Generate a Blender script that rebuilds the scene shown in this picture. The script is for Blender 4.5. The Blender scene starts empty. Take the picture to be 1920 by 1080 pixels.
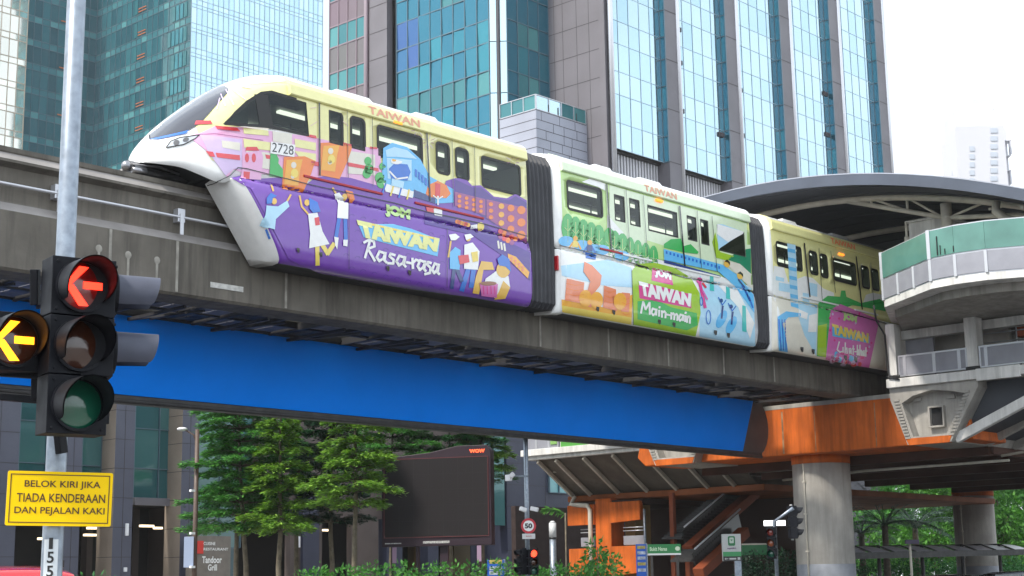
import bpy, bmesh, math, random
from mathutils import Vector, Matrix
from mathutils.bvhtree import BVHTree
from mathutils.geometry import tessellate_polygon
rnd = random.Random(7)
S = bpy.context.scene
COL = S.collection
rad = math.radians

# ---------------------------------------------------------------- camera
FPX, PITCH, ROLL, YAW, EYE = 2900.0, rad(10.834), rad(-.931), rad(42.5), 1.6
def _rz(v):
    c, s = math.cos(YAW), math.sin(YAW)
    return Vector((c*v[0]-s*v[1], s*v[0]+c*v[1], v[2]))
_f = Vector((math.cos(PITCH), 0, math.sin(PITCH))); _r = Vector((0, -1, 0)); _u = Vector((-math.sin(PITCH), 0, math.cos(PITCH)))
FWD = _rz(_f)
RGT = _rz(math.cos(ROLL)*_r + math.sin(ROLL)*_u)
UPV = _rz(-math.sin(ROLL)*_r + math.cos(ROLL)*_u)
CAM = Vector((0, 0, EYE))
cd = bpy.data.cameras.new('camera'); cam = bpy.data.objects.new('camera', cd); COL.objects.link(cam)
cam.matrix_world = Matrix(((RGT.x, UPV.x, -FWD.x, 0), (RGT.y, UPV.y, -FWD.y, 0), (RGT.z, UPV.z, -FWD.z, EYE), (0, 0, 0, 1)))
cd.sensor_width = 36; cd.lens = FPX/1920*36; cd.clip_start = .1; cd.clip_end = 3000
S.camera = cam
# where a direction seen in the photograph meets a real plane of the place
def ray(px, py): return FWD + RGT*((px-960)/FPX) - UPV*((py-540)/FPX)
def onY(px, py, y): d = ray(px, py); return CAM + d*(y/d.y)
def onX(px, py, x): d = ray(px, py); return CAM + d*(x/d.x)
def dep(px, py, t): return CAM + ray(px, py)*t
HEAD = Vector((FWD.x, FWD.y, 0)).normalized()
def upright(px, py, D): d = ray(px, py); return CAM + d*(D/d.dot(HEAD))
def proj(p): v = p-CAM; t = v.dot(FWD); return (960+FPX*v.dot(RGT)/t, 540-FPX*v.dot(UPV)/t)

# ---------------------------------------------------------------- sky, sun, exposure
SUN_EL, SUN_DIR = rad(52), (-.93, .10)
w = bpy.data.worlds.new('World'); S.world = w; w.use_nodes = True
nt = w.node_tree; nt.nodes.clear()
out = nt.nodes.new('ShaderNodeOutputWorld'); bg = nt.nodes.new('ShaderNodeBackground')
sky = nt.nodes.new('ShaderNodeTexSky'); sky.sky_type = 'NISHITA'; sky.sun_disc = False
sky.sun_elevation = SUN_EL; sky.sun_rotation = math.atan2(SUN_DIR[0], SUN_DIR[1])
sky.air_density = 1.2; sky.dust_density = 3.0; sky.ozone_density = 1.2
tc = nt.nodes.new('ShaderNodeTexCoord'); mp = nt.nodes.new('ShaderNodeMapping'); mp.inputs['Scale'].default_value = (1, 1, 2.2)
nz = nt.nodes.new('ShaderNodeTexNoise'); nz.inputs['Scale'].default_value = 2.2; nz.inputs['Detail'].default_value = 6
cr = nt.nodes.new('ShaderNodeValToRGB'); cr.color_ramp.elements[0].position = .3; cr.color_ramp.elements[1].position = .62
cr.color_ramp.elements[0].color = (.45,)*3+(1,); cr.color_ramp.elements[1].color = (1,)*3+(1,)
mx = nt.nodes.new('ShaderNodeMixRGB'); mx.inputs['Color2'].default_value = (9.5, 10.3, 11.0, 1)
nt.links.new(tc.outputs['Generated'], mp.inputs['Vector']); nt.links.new(mp.outputs[0], nz.inputs['Vector'])
nt.links.new(nz.outputs['Fac'], cr.inputs[0]); nt.links.new(cr.outputs[0], mx.inputs['Fac'])
nt.links.new(sky.outputs[0], mx.inputs['Color1']); nt.links.new(mx.outputs[0], bg.inputs['Color'])
bg.inputs['Strength'].default_value = .118
nt.links.new(bg.outputs[0], out.inputs['Surface'])
sl = bpy.data.lights.new('sun', 'SUN'); sl.energy = 3.0; sl.angle = rad(7); sl.color = (1, .93, .82)
so = bpy.data.objects.new('sun', sl); COL.objects.link(so); so.location = (0, 0, 60)
sd = Vector((SUN_DIR[0], SUN_DIR[1], 0)).normalized()*math.cos(SUN_EL) + Vector((0, 0, math.sin(SUN_EL)))
so.rotation_euler = sd.to_track_quat('Z', 'Y').to_euler()
S.view_settings.view_transform = 'Standard'; S.view_settings.look = 'None'; S.view_settings.gamma = 1
S.view_settings.exposure = .68
S.render.engine = 'CYCLES'
S.cycles.max_bounces = 8; S.cycles.transparent_max_bounces = 12; S.cycles.use_denoising = True
S.cycles.caustics_reflective = False; S.cycles.caustics_refractive = False

# ---------------------------------------------------------------- materials
def M(name, col, rough=.6, metal=0, spec=.5, var=0, vs=3, streak=0, bump=0, bs=8, island=0, icol=None, coat=0, emit=0, ior=None, trans=0):
    m = bpy.data.materials.new(name); m.use_nodes = True
    n = m.node_tree.nodes; l = m.node_tree.links; p = n['Principled BSDF']
    c4 = tuple(col)+(1,)
    p.inputs['Base Color'].default_value = c4; p.inputs['Roughness'].default_value = rough
    p.inputs['Metallic'].default_value = metal; p.inputs['Specular IOR Level'].default_value = spec
    if coat: p.inputs['Coat Weight'].default_value = coat; p.inputs['Coat Roughness'].default_value = .08
    if ior: p.inputs['IOR'].default_value = ior
    if emit: p.inputs['Emission Color'].default_value = c4; p.inputs['Emission Strength'].default_value = emit
    last = None
    def mixin(fac, a, b):
        x = n.new('ShaderNodeMixRGB'); l.new(fac, x.inputs['Fac'])
        if last: l.new(last, x.inputs['Color1'])
        else: x.inputs['Color1'].default_value = a
        x.inputs['Color2'].default_value = b
        return x.outputs[0]
    t = None
    if var or streak or bump: t = n.new('ShaderNodeTexCoord')
    if island:
        g = n.new('ShaderNodeNewGeometry'); r_ = n.new('ShaderNodeValToRGB')
        r_.color_ramp.elements[0].position = 1-island; r_.color_ramp.elements[1].position = 1.0
        l.new(g.outputs['Random Per Island'], r_.inputs[0]); last = mixin(r_.outputs[0], c4, tuple(icol or [min(1, x*1.8) for x in col])+(1,))
    if var:
        a = n.new('ShaderNodeTexNoise'); a.inputs['Scale'].default_value = vs; a.inputs['Detail'].default_value = 5
        l.new(t.outputs['Object'], a.inputs['Vector'])
        r_ = n.new('ShaderNodeValToRGB'); r_.color_ramp.elements[0].position = .35; r_.color_ramp.elements[1].position = .7
        l.new(a.outputs['Fac'], r_.inputs[0]); last = mixin(r_.outputs[0], c4, tuple(x*(1-var) for x in col)+(1,))
        rr = n.new('ShaderNodeMapRange'); rr.inputs['To Min'].default_value = rough*.8; rr.inputs['To Max'].default_value = min(1, rough*1.25)
        l.new(a.outputs['Fac'], rr.inputs['Value']); l.new(rr.outputs[0], p.inputs['Roughness'])
    if streak:
        mm = n.new('ShaderNodeMapping'); mm.inputs['Scale'].default_value = (1.3, 1.3, .12)
        a = n.new('ShaderNodeTexNoise'); a.inputs['Scale'].default_value = 2.4; a.inputs['Detail'].default_value = 6; a.inputs['Roughness'].default_value = .65
        l.new(t.outputs['Object'], mm.inputs['Vector']); l.new(mm.outputs[0], a.inputs['Vector'])
        r_ = n.new('ShaderNodeValToRGB'); r_.color_ramp.elements[0].position = .45; r_.color_ramp.elements[1].position = .68
        l.new(a.outputs['Fac'], r_.inputs[0]); last = mixin(r_.outputs[0], c4, tuple(x*(1-streak) for x in col)+(1,))
    if last: l.new(last, p.inputs['Base Color'])
    if bump:
        a = n.new('ShaderNodeTexNoise'); a.inputs['Scale'].default_value = bs; a.inputs['Detail'].default_value = 4
        l.new(t.outputs['Object'], a.inputs['Vector'])
        b = n.new('ShaderNodeBump'); b.inputs['Strength'].default_value = bump; b.inputs['Distance'].default_value = .05
        l.new(a.outputs['Fac'], b.inputs['Height']); l.new(b.outputs[0], p.inputs['Normal'])
    return m
def glow(name, col, k):
    return M(name, col, .5, emit=k)
def leafmat(name, dark, light):
    m = bpy.data.materials.new(name); m.use_nodes = True
    n = m.node_tree.nodes; l = m.node_tree.links; p = n['Principled BSDF']; o = n['Material Output']
    g = n.new('ShaderNodeNewGeometry'); r_ = n.new('ShaderNodeMixRGB'); r_.inputs['Color1'].default_value = tuple(dark)+(1,); r_.inputs['Color2'].default_value = tuple(light)+(1,)
    l.new(g.outputs['Random Per Island'], r_.inputs['Fac']); l.new(r_.outputs[0], p.inputs['Base Color']); p.inputs['Roughness'].default_value = .55
    tr = n.new('ShaderNodeBsdfTranslucent'); l.new(r_.outputs[0], tr.inputs['Color'])
    ms = n.new('ShaderNodeMixShader'); ms.inputs[0].default_value = .35
    l.new(p.outputs[0], ms.inputs[1]); l.new(tr.outputs[0], ms.inputs[2]); l.new(ms.outputs[0], o.inputs['Surface'])
    return m
def paneglass(name, tint, gl=.12):
    m = bpy.data.materials.new(name); m.use_nodes = True
    n = m.node_tree.nodes; l = m.node_tree.links; o = n['Material Output']; n.remove(n['Principled BSDF'])
    a = n.new('ShaderNodeBsdfTransparent'); a.inputs[0].default_value = tuple(tint)+(1,)
    b = n.new('ShaderNodeBsdfGlossy'); b.inputs['Roughness'].default_value = .03; b.inputs[0].default_value = (.9, .95, 1, 1)
    f = n.new('ShaderNodeFresnel'); f.inputs[0].default_value = 1.45
    s = n.new('ShaderNodeMixShader'); l.new(f.outputs[0], s.inputs[0]); l.new(a.outputs[0], s.inputs[1]); l.new(b.outputs[0], s.inputs[2]); l.new(s.outputs[0], o.inputs['Surface'])
    return m

# ---------------------------------------------------------------- builders
ORG = {}
def put(o, label=None, cat=None, group=None, kind=None):
    if label: o['label'] = label
    if cat: o['category'] = cat
    if group: o['group'] = group
    if kind: o['kind'] = kind
    return o
def thing(name, loc, label, cat, group=None, rz=0):
    o = bpy.data.objects.new(name, None); COL.objects.link(o); o.location = loc; o.rotation_euler = (0, 0, rz); o.empty_display_size = .3
    ORG[o] = Vector(loc); return put(o, label, cat, group)
class G:
    def __init__(s): s.b = bmesh.new()
    def face(s, pts, m=0):
        try: f = s.b.faces.new([s.b.verts.new(p) for p in pts]); f.material_index = m; return f
        except ValueError: return None
    def mesh(s, vs, fs, m=0):
        v = [s.b.verts.new(p) for p in vs]
        for f in fs:
            try: q = s.b.faces.new([v[i] for i in f]); q.material_index = m
            except ValueError: pass
        return s
    def box(s, x0, x1, y0, y1, z0, z1, m=0):
        if x0 > x1: x0, x1 = x1, x0
        if y0 > y1: y0, y1 = y1, y0
        if z0 > z1: z0, z1 = z1, z0
        v = [(x, y, z) for x in (x0, x1) for y in (y0, y1) for z in (z0, z1)]
        return s.mesh(v, [(0, 1, 3, 2), (4, 6, 7, 5), (0, 4, 5, 1), (2, 3, 7, 6), (0, 2, 6, 4), (1, 5, 7, 3)], m)
    def prism(s, pts, vec, m=0):
        vec = Vector(vec); a = [Vector(p) for p in pts]; n = len(a)
        nrm = sum(((a[i].cross(a[(i+1) % n])) for i in range(n)), Vector())
        if nrm.dot(vec) > 0: a.reverse()
        return s.mesh(a+[p+vec for p in a], [tuple(range(n)), tuple(range(2*n-1, n-1, -1))]+[(i, i+n, (i+1) % n+n, (i+1) % n) for i in range(n)], m)
    def beam(s, p, q, w_, h, m=0, up=(0, 0, 1)):
        p, q = Vector(p), Vector(q); d = (q-p).normalized(); up = Vector(up)
        a = d.cross(up).normalized()*(w_/2); b = a.cross(d).normalized()*(h/2)
        return s.mesh([p-a-b, p+a-b, p+a+b, p-a+b, q-a-b, q+a-b, q+a+b, q-a+b], [(0, 1, 2, 3), (7, 6, 5, 4), (0, 4, 5, 1), (1, 5, 6, 2), (2, 6, 7, 3), (3, 7, 4, 0)], m)
    def tube(s, pts, r, m=0, n=10, caps=True, smooth=True):
        pts = [Vector(p) for p in pts]; R = r if isinstance(r, (list, tuple)) else [r]*len(pts)
        rings = []; prev = None
        for i, p in enumerate(pts):
            d = (pts[min(i+1, len(pts)-1)]-pts[max(i-1, 0)]).normalized()
            if prev is None: a = d.orthogonal().normalized()
            else: a = (prev-d*prev.dot(d)).normalized()
            prev = a; b = d.cross(a)
            rings.append([s.b.verts.new(p+(a*math.cos(2*math.pi*k/n)+b*math.sin(2*math.pi*k/n))*R[i]) for k in range(n)])
        for A, B in zip(rings, rings[1:]):
            for k in range(n):
                f = s.b.faces.new((A[k], A[(k+1) % n], B[(k+1) % n], B[k])); f.material_index = m; f.smooth = smooth
        if caps:
            for q in (list(reversed(rings[0])), rings[-1]):
                f = s.b.faces.new(q); f.material_index = m
        return s
    def ball(s, c, r, m=0, sc=(1, 1, 1), n=10):
        mt = Matrix.Translation(c) @ Matrix.Diagonal((r*sc[0], r*sc[1], r*sc[2], 1))
        v = bmesh.ops.create_uvsphere(s.b, u_segments=n, v_segments=max(5, n*2//3), radius=1, matrix=mt)['verts']
        for f in {f for x in v for f in x.link_faces}: f.material_index = m; f.smooth = True
        return s
    def xf(s, mat):
        bmesh.ops.transform(s.b, matrix=mat, verts=s.b.verts); return s
    def obj(s, name, mats, parent=None, local=False, bevel=0, label=None, cat=None, group=None, kind=None, seg=2, free=True, weld=False):
        if not isinstance(mats, (list, tuple)): mats = [mats]
        if weld: bmesh.ops.remove_doubles(s.b, verts=s.b.verts, dist=1e-4)
        me = bpy.data.meshes.new(name)
        if parent is not None: org = ORG[parent]
        else:
            vs = s.b.verts
            xs = [v.co.x for v in vs]; ys = [v.co.y for v in vs]; zs = [v.co.z for v in vs]
            org = Vector(((min(xs)+max(xs))/2, (min(ys)+max(ys))/2, min(zs)))
        if not local: bmesh.ops.translate(s.b, vec=-org, verts=s.b.verts)
        s.b.to_mesh(me)
        if free: s.b.free()
        for m in mats: me.materials.append(m)
        o = bpy.data.objects.new(name, me); COL.objects.link(o)
        ORG[o] = org
        if parent is not None: o.parent = parent
        elif not local: o.location = org
        if bevel:
            b = o.modifiers.new('bevel', 'BEVEL'); b.width = bevel; b.segments = seg; b.limit_method = 'ANGLE'; b.angle_limit = rad(40)
        return put(o, label, cat, group, kind)
def kids(o): return [c for c in bpy.data.objects if c.parent == o]
def copy_tree(o, parent=None):
    c = o.copy(); COL.objects.link(c)
    if parent: c.parent = parent; c.matrix_parent_inverse = o.matrix_parent_inverse.copy()
    for k in kids(o): copy_tree(k, c)
    return c
_fonts = {}
def text2d(body, bold=0, shear=0, space=1):
    """letters as flat triangles in a unit box: list of triangles of (u, v)"""
    key = (body, bold, shear, space)
    if key in _fonts: return _fonts[key]
    cu = bpy.data.curves.new('letters', 'FONT'); cu.body = body; cu.offset = bold; cu.shear = shear; cu.space_character = space; cu.resolution_u = 4
    ob = bpy.data.objects.new('letters', cu); COL.objects.link(ob)
    dg = bpy.context.evaluated_depsgraph_get(); me = bpy.data.meshes.new_from_object(ob.evaluated_get(dg))
    me.calc_loop_triangles()
    v = [tuple(p.co[:2]) for p in me.vertices]
    x0, x1 = min(p[0] for p in v), max(p[0] for p in v); y0, y1 = min(p[1] for p in v), max(p[1] for p in v)
    tr = [[((v[i][0]-x0)/(x1-x0), (v[i][1]-y0)/(y1-y0)) for i in t.vertices] for t in me.loop_triangles]
    bpy.data.objects.remove(ob); bpy.data.curves.remove(cu); bpy.data.meshes.remove(me)
    _fonts[key] = (tr, (x1-x0)/(y1-y0)); return _fonts[key]
def lettering(g, body, o, e1, e2, m=0, bold=.01, shear=0, space=1):
    """letters on a flat board: o lower left, e1 along the line, e2 up"""
    o, e1, e2 = Vector(o), Vector(e1), Vector(e2); n = e1.cross(e2)
    for t in text2d(body, bold, shear, space)[0]:
        p = [o+e1*u+e2*v for u, v in t]
        if (p[1]-p[0]).cross(p[2]-p[0]).dot(n) < 0: p.reverse()
        g.face(p, m)
def frame_from(P, Q):
    """a board seen from the street: lower left P, lower right Q -> base point, turn about z, width"""
    d = Q-P; return math.atan2(d.y, d.x), math.hypot(d.x, d.y)
# ================================================================ THE TRAIN
VINYL = dict(cream=(.84, .80, .36), white=(.88, .88, .87), purple=(.17, .045, .42), deep=(.075, .025, .27), pink=(.80, .42, .66), lilac=(.66, .5, .78),
    rose=(.76, .72, .62), red=(.72, .05, .07), orange=(.86, .22, .03), amber=(.88, .42, .04), gold=(.86, .66, .12), green=(.05, .45, .10), dkgreen=(.015, .24, .12),
    lime=(.36, .58, .03), pale=(.52, .74, .28), mint=(.70, .82, .58), sky=(.13, .50, .86), ltblue=(.45, .72, .90), navy=(.02, .05, .22), blue=(.02, .16, .62),
    teal=(.08, .55, .52), skin=(.80, .48, .08), black=(.01, .01, .012), magenta=(.72, .05, .28), brown=(.28, .10, .04), grey=(.45, .45, .46), hotpink=(.68, .16, .48), coral=(.82, .25, .12),
    lemon=(.80, .80, .30), plum=(.33, .07, .25), ink=(.02, .02, .03), faded=(.84, .42, .24), faint=(.78, .60, .50))
PK = list(VINYL); PAL = [M('vinyl_'+k, v, .22, coat=.9, var=.06, vs=6) for k, v in VINYL.items()]
IX = {k: i for i, k in enumerate(PK)}
M_under = M('train_underside', (.02, .02, .022), .7); M_cabin = M('cabin_lining', (.17, .21, .16), .5); M_rubber = M('window_rubber', (.008, .008, .009), .45)
M_pane = paneglass('train_window_glass', (.34, .40, .37)); M_seat = M('seat_yellow', (.72, .60, .04), .45); M_striplight = glow('cabin_lamp', (1, .97, .85), 1.7)
M_bellow = M('bellows_rubber', (.035, .036, .045), .55, var=.3, vs=2); M_whitepaint = M('train_white', (.82, .82, .82), .22, coat=.6, var=.05, vs=2)
M_wind = M('windscreen_glass', (.012, .014, .03), .05, spec=.8, ior=1.6, coat=.6); M_lens = M('headlight_lens', (.55, .58, .62), .08, metal=.3, coat=1)
M_metal = M('dull_steel', (.16, .16, .17), .4, metal=.6, var=.3)
PALX = PAL+[M_under, M_cabin]; I_UND, I_CAB = len(PAL), len(PAL)+1

YC = 29.5
train = thing('monorail_train', (32, YC, 9.08), 'three-car monorail train in cream, purple and green cartoon wrap on the concrete beam', 'monorail train')
def interp(tab, x):
    if x <= tab[0][0]: return tab[0][1]
    if x >= tab[-1][0]: return tab[-1][1]
    for i in range(len(tab)-1):
        a, b = tab[i], tab[i+1]
        if a[0] <= x <= b[0]:
            t = (x-a[0])/(b[0]-a[0])
            m0 = (b[1]-tab[i-1][1])/(b[0]-tab[i-1][0])*(b[0]-a[0]) if i else b[1]-a[1]
            m1 = (tab[i+2][1]-a[1])/(tab[i+2][0]-a[0])*(b[0]-a[0]) if i+2 < len(tab) else b[1]-a[1]
            return (2*t**3-3*t*t+1)*a[1]+(t**3-2*t*t+t)*m0+(-2*t**3+3*t*t)*b[1]+(t**3-t*t)*m1
TW = [(19.5, .30), (19.66, .60), (19.95, .84), (20.4, 1.08), (21, 1.31), (21.7, 1.44), (22.3, 1.49), (23, 1.5)]
TT = [(19.5, 11.45), (19.66, 11.72), (20.15, 12.28), (20.9, 12.95), (21.5, 13.42), (22.1, 13.80), (22.8, 14.0), (23.6, 14.01), (24.6, 13.97)]
TB = [(19.5, 11.18), (19.7, 11.12), (20.1, 11.06), (20.5, 10.92), (20.95, 10.78), (21.25, 10.9), (21.5, 10.94), (22, 10.94)]
TE = [(19.5, 1), (20.5, .85), (21.4, .5), (22.2, .2), (23, 0)]
PROF = [(0, 10.98), (.9, 10.97), (1.44, 10.945), (1.495, 10.96), (1.5, 11.15), (1.5, 11.45), (1.5, 11.8), (1.5, 12.2), (1.49, 12.6), (1.48, 13.0), (1.465, 13.26), (1.42, 13.48), (1.31, 13.67), (1.1, 13.82), (.7, 13.93), (.35, 13.965), (0, 13.97)]
def ring(x):
    W, zt, zb, e = interp(TW, x), interp(TT, x), interp(TB, x), interp(TE, x)
    half = []
    n = len(PROF)
    for i, (y, z) in enumerate(PROF):
        yy = y/1.5; zz = (z-10.945)/(13.97-10.945)
        if i >= 3:
            t = (i-3)/(n-4); a = -0.30+t*(math.pi/2+.30)          # rounder section towards the nose
            ye, ze = math.cos(a)**.8 if a > 0 else math.cos(a)**.8, .30+.70*math.sin(a) if a > 0 else .30+math.sin(a)/math.sin(.3)*.30
            yy = yy*(1-e)+ye*e; zz = zz*(1-e)+ze*e
        if i < 3: zz += (.14, .10, .0)[i]*e
        half.append((yy*W, zb+zz*(zt-zb)))
    return [(x, YC-y, z) for y, z in half]+[(x, YC+y, z) for y, z in half[-2:0:-1]]
def loft(g, rings, mfun, cap=True):
    R = [[g.b.verts.new(p) for p in r] for r in rings]; n = len(R[0])
    for i in range(len(R)-1):
        for k in range(n):
            f = g.b.faces.new((R[i][k], R[i][(k+1) % n], R[i+1][(k+1) % n], R[i+1][k])); f.material_index = mfun(i, k, n); f.smooth = True
    if cap:
        f = g.b.faces.new(R[0]); f.material_index = mfun(0, 5, n)
        f = g.b.faces.new(list(reversed(R[-1]))); f.material_index = I_UND
    bmesh.ops.recalc_face_normals(g.b, faces=g.b.faces)
SK0 = [(28.06, 10.935), (28.005, 10.90), (27.955, 10.76), (27.912, 10.58), (27.885, 10.38), (27.87, 10.1), (27.872, 9.65), (27.90, 9.38), (27.97, 9.18), (28.08, 9.09)]
SK = [SK0[0]]
for _i in range(1, len(SK0)-1):                                  # rounded to a smooth side
    for _t in (0, .25, .5, .75):
        _a, _b, _c, _d = SK0[max(_i-1, 0)], SK0[_i], SK0[_i+1], SK0[min(_i+2, len(SK0)-1)]
        SK.append(tuple(.5*((2*_b[j])+(-_a[j]+_c[j])*_t+(2*_a[j]-5*_b[j]+4*_c[j]-_d[j])*_t**2+(-_a[j]+3*_b[j]-3*_c[j]+_d[j])*_t**3) for j in (0, 1)))
SK += [SK0[-1], (28.3, 9.07), (28.9, 9.1), (28.95, 10.9)]
def skirt(x0, x1, base, far=False, nose=False, white_end=True):
    g = G(); rings = []
    if nose:
        xA = lambda z: 21.2+(11.1-z)*.655
        xB = lambda z: 21.02+(10.9-z)*.74
        rb = [(xB(max(z, 9.25)), max(y, 28.72), max(z, 9.25)) for y, z in SK]
        rm = [(xB(max(z, 9.13))*.5+xA(z)*.5-.09, max(y, 28.26), max(z, 9.12)) for y, z in SK]
        ra = [(xA(z), y, z) for y, z in SK]; ra2 = [(xA(z)+.12, y, z) for y, z in SK]
        rings = [rb, rm, ra, ra2, [(23.2, y, z) for y, z in SK]]; nw = 2
    else:
        rings = [[(x0, max(y, 28.25), z) for y, z in SK], [(x0+.1, max(y, 28.05), z) for y, z in SK], [(x0+.28, y, z) for y, z in SK]]; nw = 2 if white_end else 0
    x = rings[-1][0][0]
    while x < x1-.7: x += .6; rings.append([(x, y, z) for y, z in SK])
    rings.append([(x1, y, z) for y, z in SK])
    if far: rings = [[(a, 2*YC-b, c) for a, b, c in r] for r in rings]
    loft(g, rings, lambda i, k, n: IX['white'] if i < nw else (I_UND if k >= len(SK)-4 else IX[base]))
    return g
CARS = []
def boolean_cut(g, cutters):
    """window openings and the hollow cabin, cut out of the solid shell"""
    me = bpy.data.meshes.new('shell'); g.b.to_mesh(me); g.b.free()
    for m in PALX: me.materials.append(m)
    o = bpy.data.objects.new('shell', me); COL.objects.link(o); tmp = [o]
    for c in cutters:
        bmesh.ops.recalc_face_normals(c.b, faces=c.b.faces)
        cm = bpy.data.meshes.new('cut'); c.b.to_mesh(cm); c.b.free()
        for m in PALX: cm.materials.append(m)
        co = bpy.data.objects.new('cut', cm); COL.objects.link(co); tmp.append(co)
        b = o.modifiers.new('cut', 'BOOLEAN'); b.operation = 'DIFFERENCE'; b.object = co; b.solver = 'EXACT'; b.material_mode = 'TRANSFER'
    bpy.context.view_layer.update(); dg = bpy.context.evaluated_depsgraph_get()
    new = bpy.data.meshes.new_from_object(o.evaluated_get(dg)); names = [m.name if m else '' for m in new.materials]
    b = bmesh.new(); b.from_mesh(new)
    idx = {m.name: i for i, m in enumerate(PALX)}
    for f in b.faces: f.material_index = idx.get(names[f.material_index], I_CAB)
    for t in tmp: d = t.data; bpy.data.objects.remove(t); bpy.data.meshes.remove(d)
    r = G(); r.b.free(); r.b = b; return r
def winrect(q):
    """four picture corners of an upright side window -> x0, x1, z0, z1 on the car side"""
    p = [onY(*a, 28.02) for a in q]
    return (p[0].x+p[2].x)/2, (p[1].x+p[3].x)/2, (p[2].z+p[3].z)/2, (p[0].z+p[1].z)/2
def rrect(x0, x1, z0, z1, r, n=4):
    pts = []
    for cx, cz, a0 in ((x1-r, z1-r, 0), (x0+r, z1-r, 90), (x0+r, z0+r, 180), (x1-r, z0+r, 270)):
        for k in range(n+1): a = rad(a0+90*k/n); pts.append((cx+r*math.cos(a), cz+r*math.sin(a)))
    return pts
def side_y(z):
    for (y0, z0), (y1, z1) in zip(PROF[3:], PROF[4:]):
        if z0 <= z <= z1: return YC-(y0+(y1-y0)*(z-z0)/(z1-z0))
    return 28.0
def window_piece(car, outline, parent, name='window', far=False, bars=(), lab=None):
    """rubber frame and glass set in the opening"""
    g = G(); n = len(outline); cx = sum(p[0] for p in outline)/n; cz = sum(p[1] for p in outline)/n
    def P(p, dy): y = side_y(p[1])-dy; return (p[0], 2*YC-y if far else y, p[1])
    inn = []
    for i, p in enumerate(outline):
        a, b = Vector(outline[i-1]), Vector(outline[(i+1) % n]); t = (b-a).normalized(); q = Vector(p)+Vector((-t.y, t.x))*.045
        inn.append((q.x, q.y))
    out2 = []
    for i, p in enumerate(outline):
        a, b = Vector(outline[i-1]), Vector(outline[(i+1) % n]); t = (b-a).normalized(); q = Vector(p)-Vector((-t.y, t.x))*.03
        out2.append((q.x, q.y))
    for i in range(n):
        j = (i+1) % n
        g.face([P(out2[i], .006), P(out2[j], .006), P(inn[j], .006), P(inn[i], .006)], 0)
        g.face([P(out2[i], -.004), P(out2[j], -.004), P(out2[j], .006), P(out2[i], .006)], 0)
    g.face([P(p, -.004) for p in inn], 1)
    for (a, b, wd) in bars:
        a, b = Vector(a), Vector(b); t = (b-a).normalized(); nn = Vector((-t.y, t.x))*wd
        g.prism([P(a-nn, .004), P(b-nn, .004), P(b+nn, .004), P(a+nn, .004)], (0, .03 if not far else -.03, 0), 0)
    g.obj(name, [M_rubber, M_pane], parent, label=lab)
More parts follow.
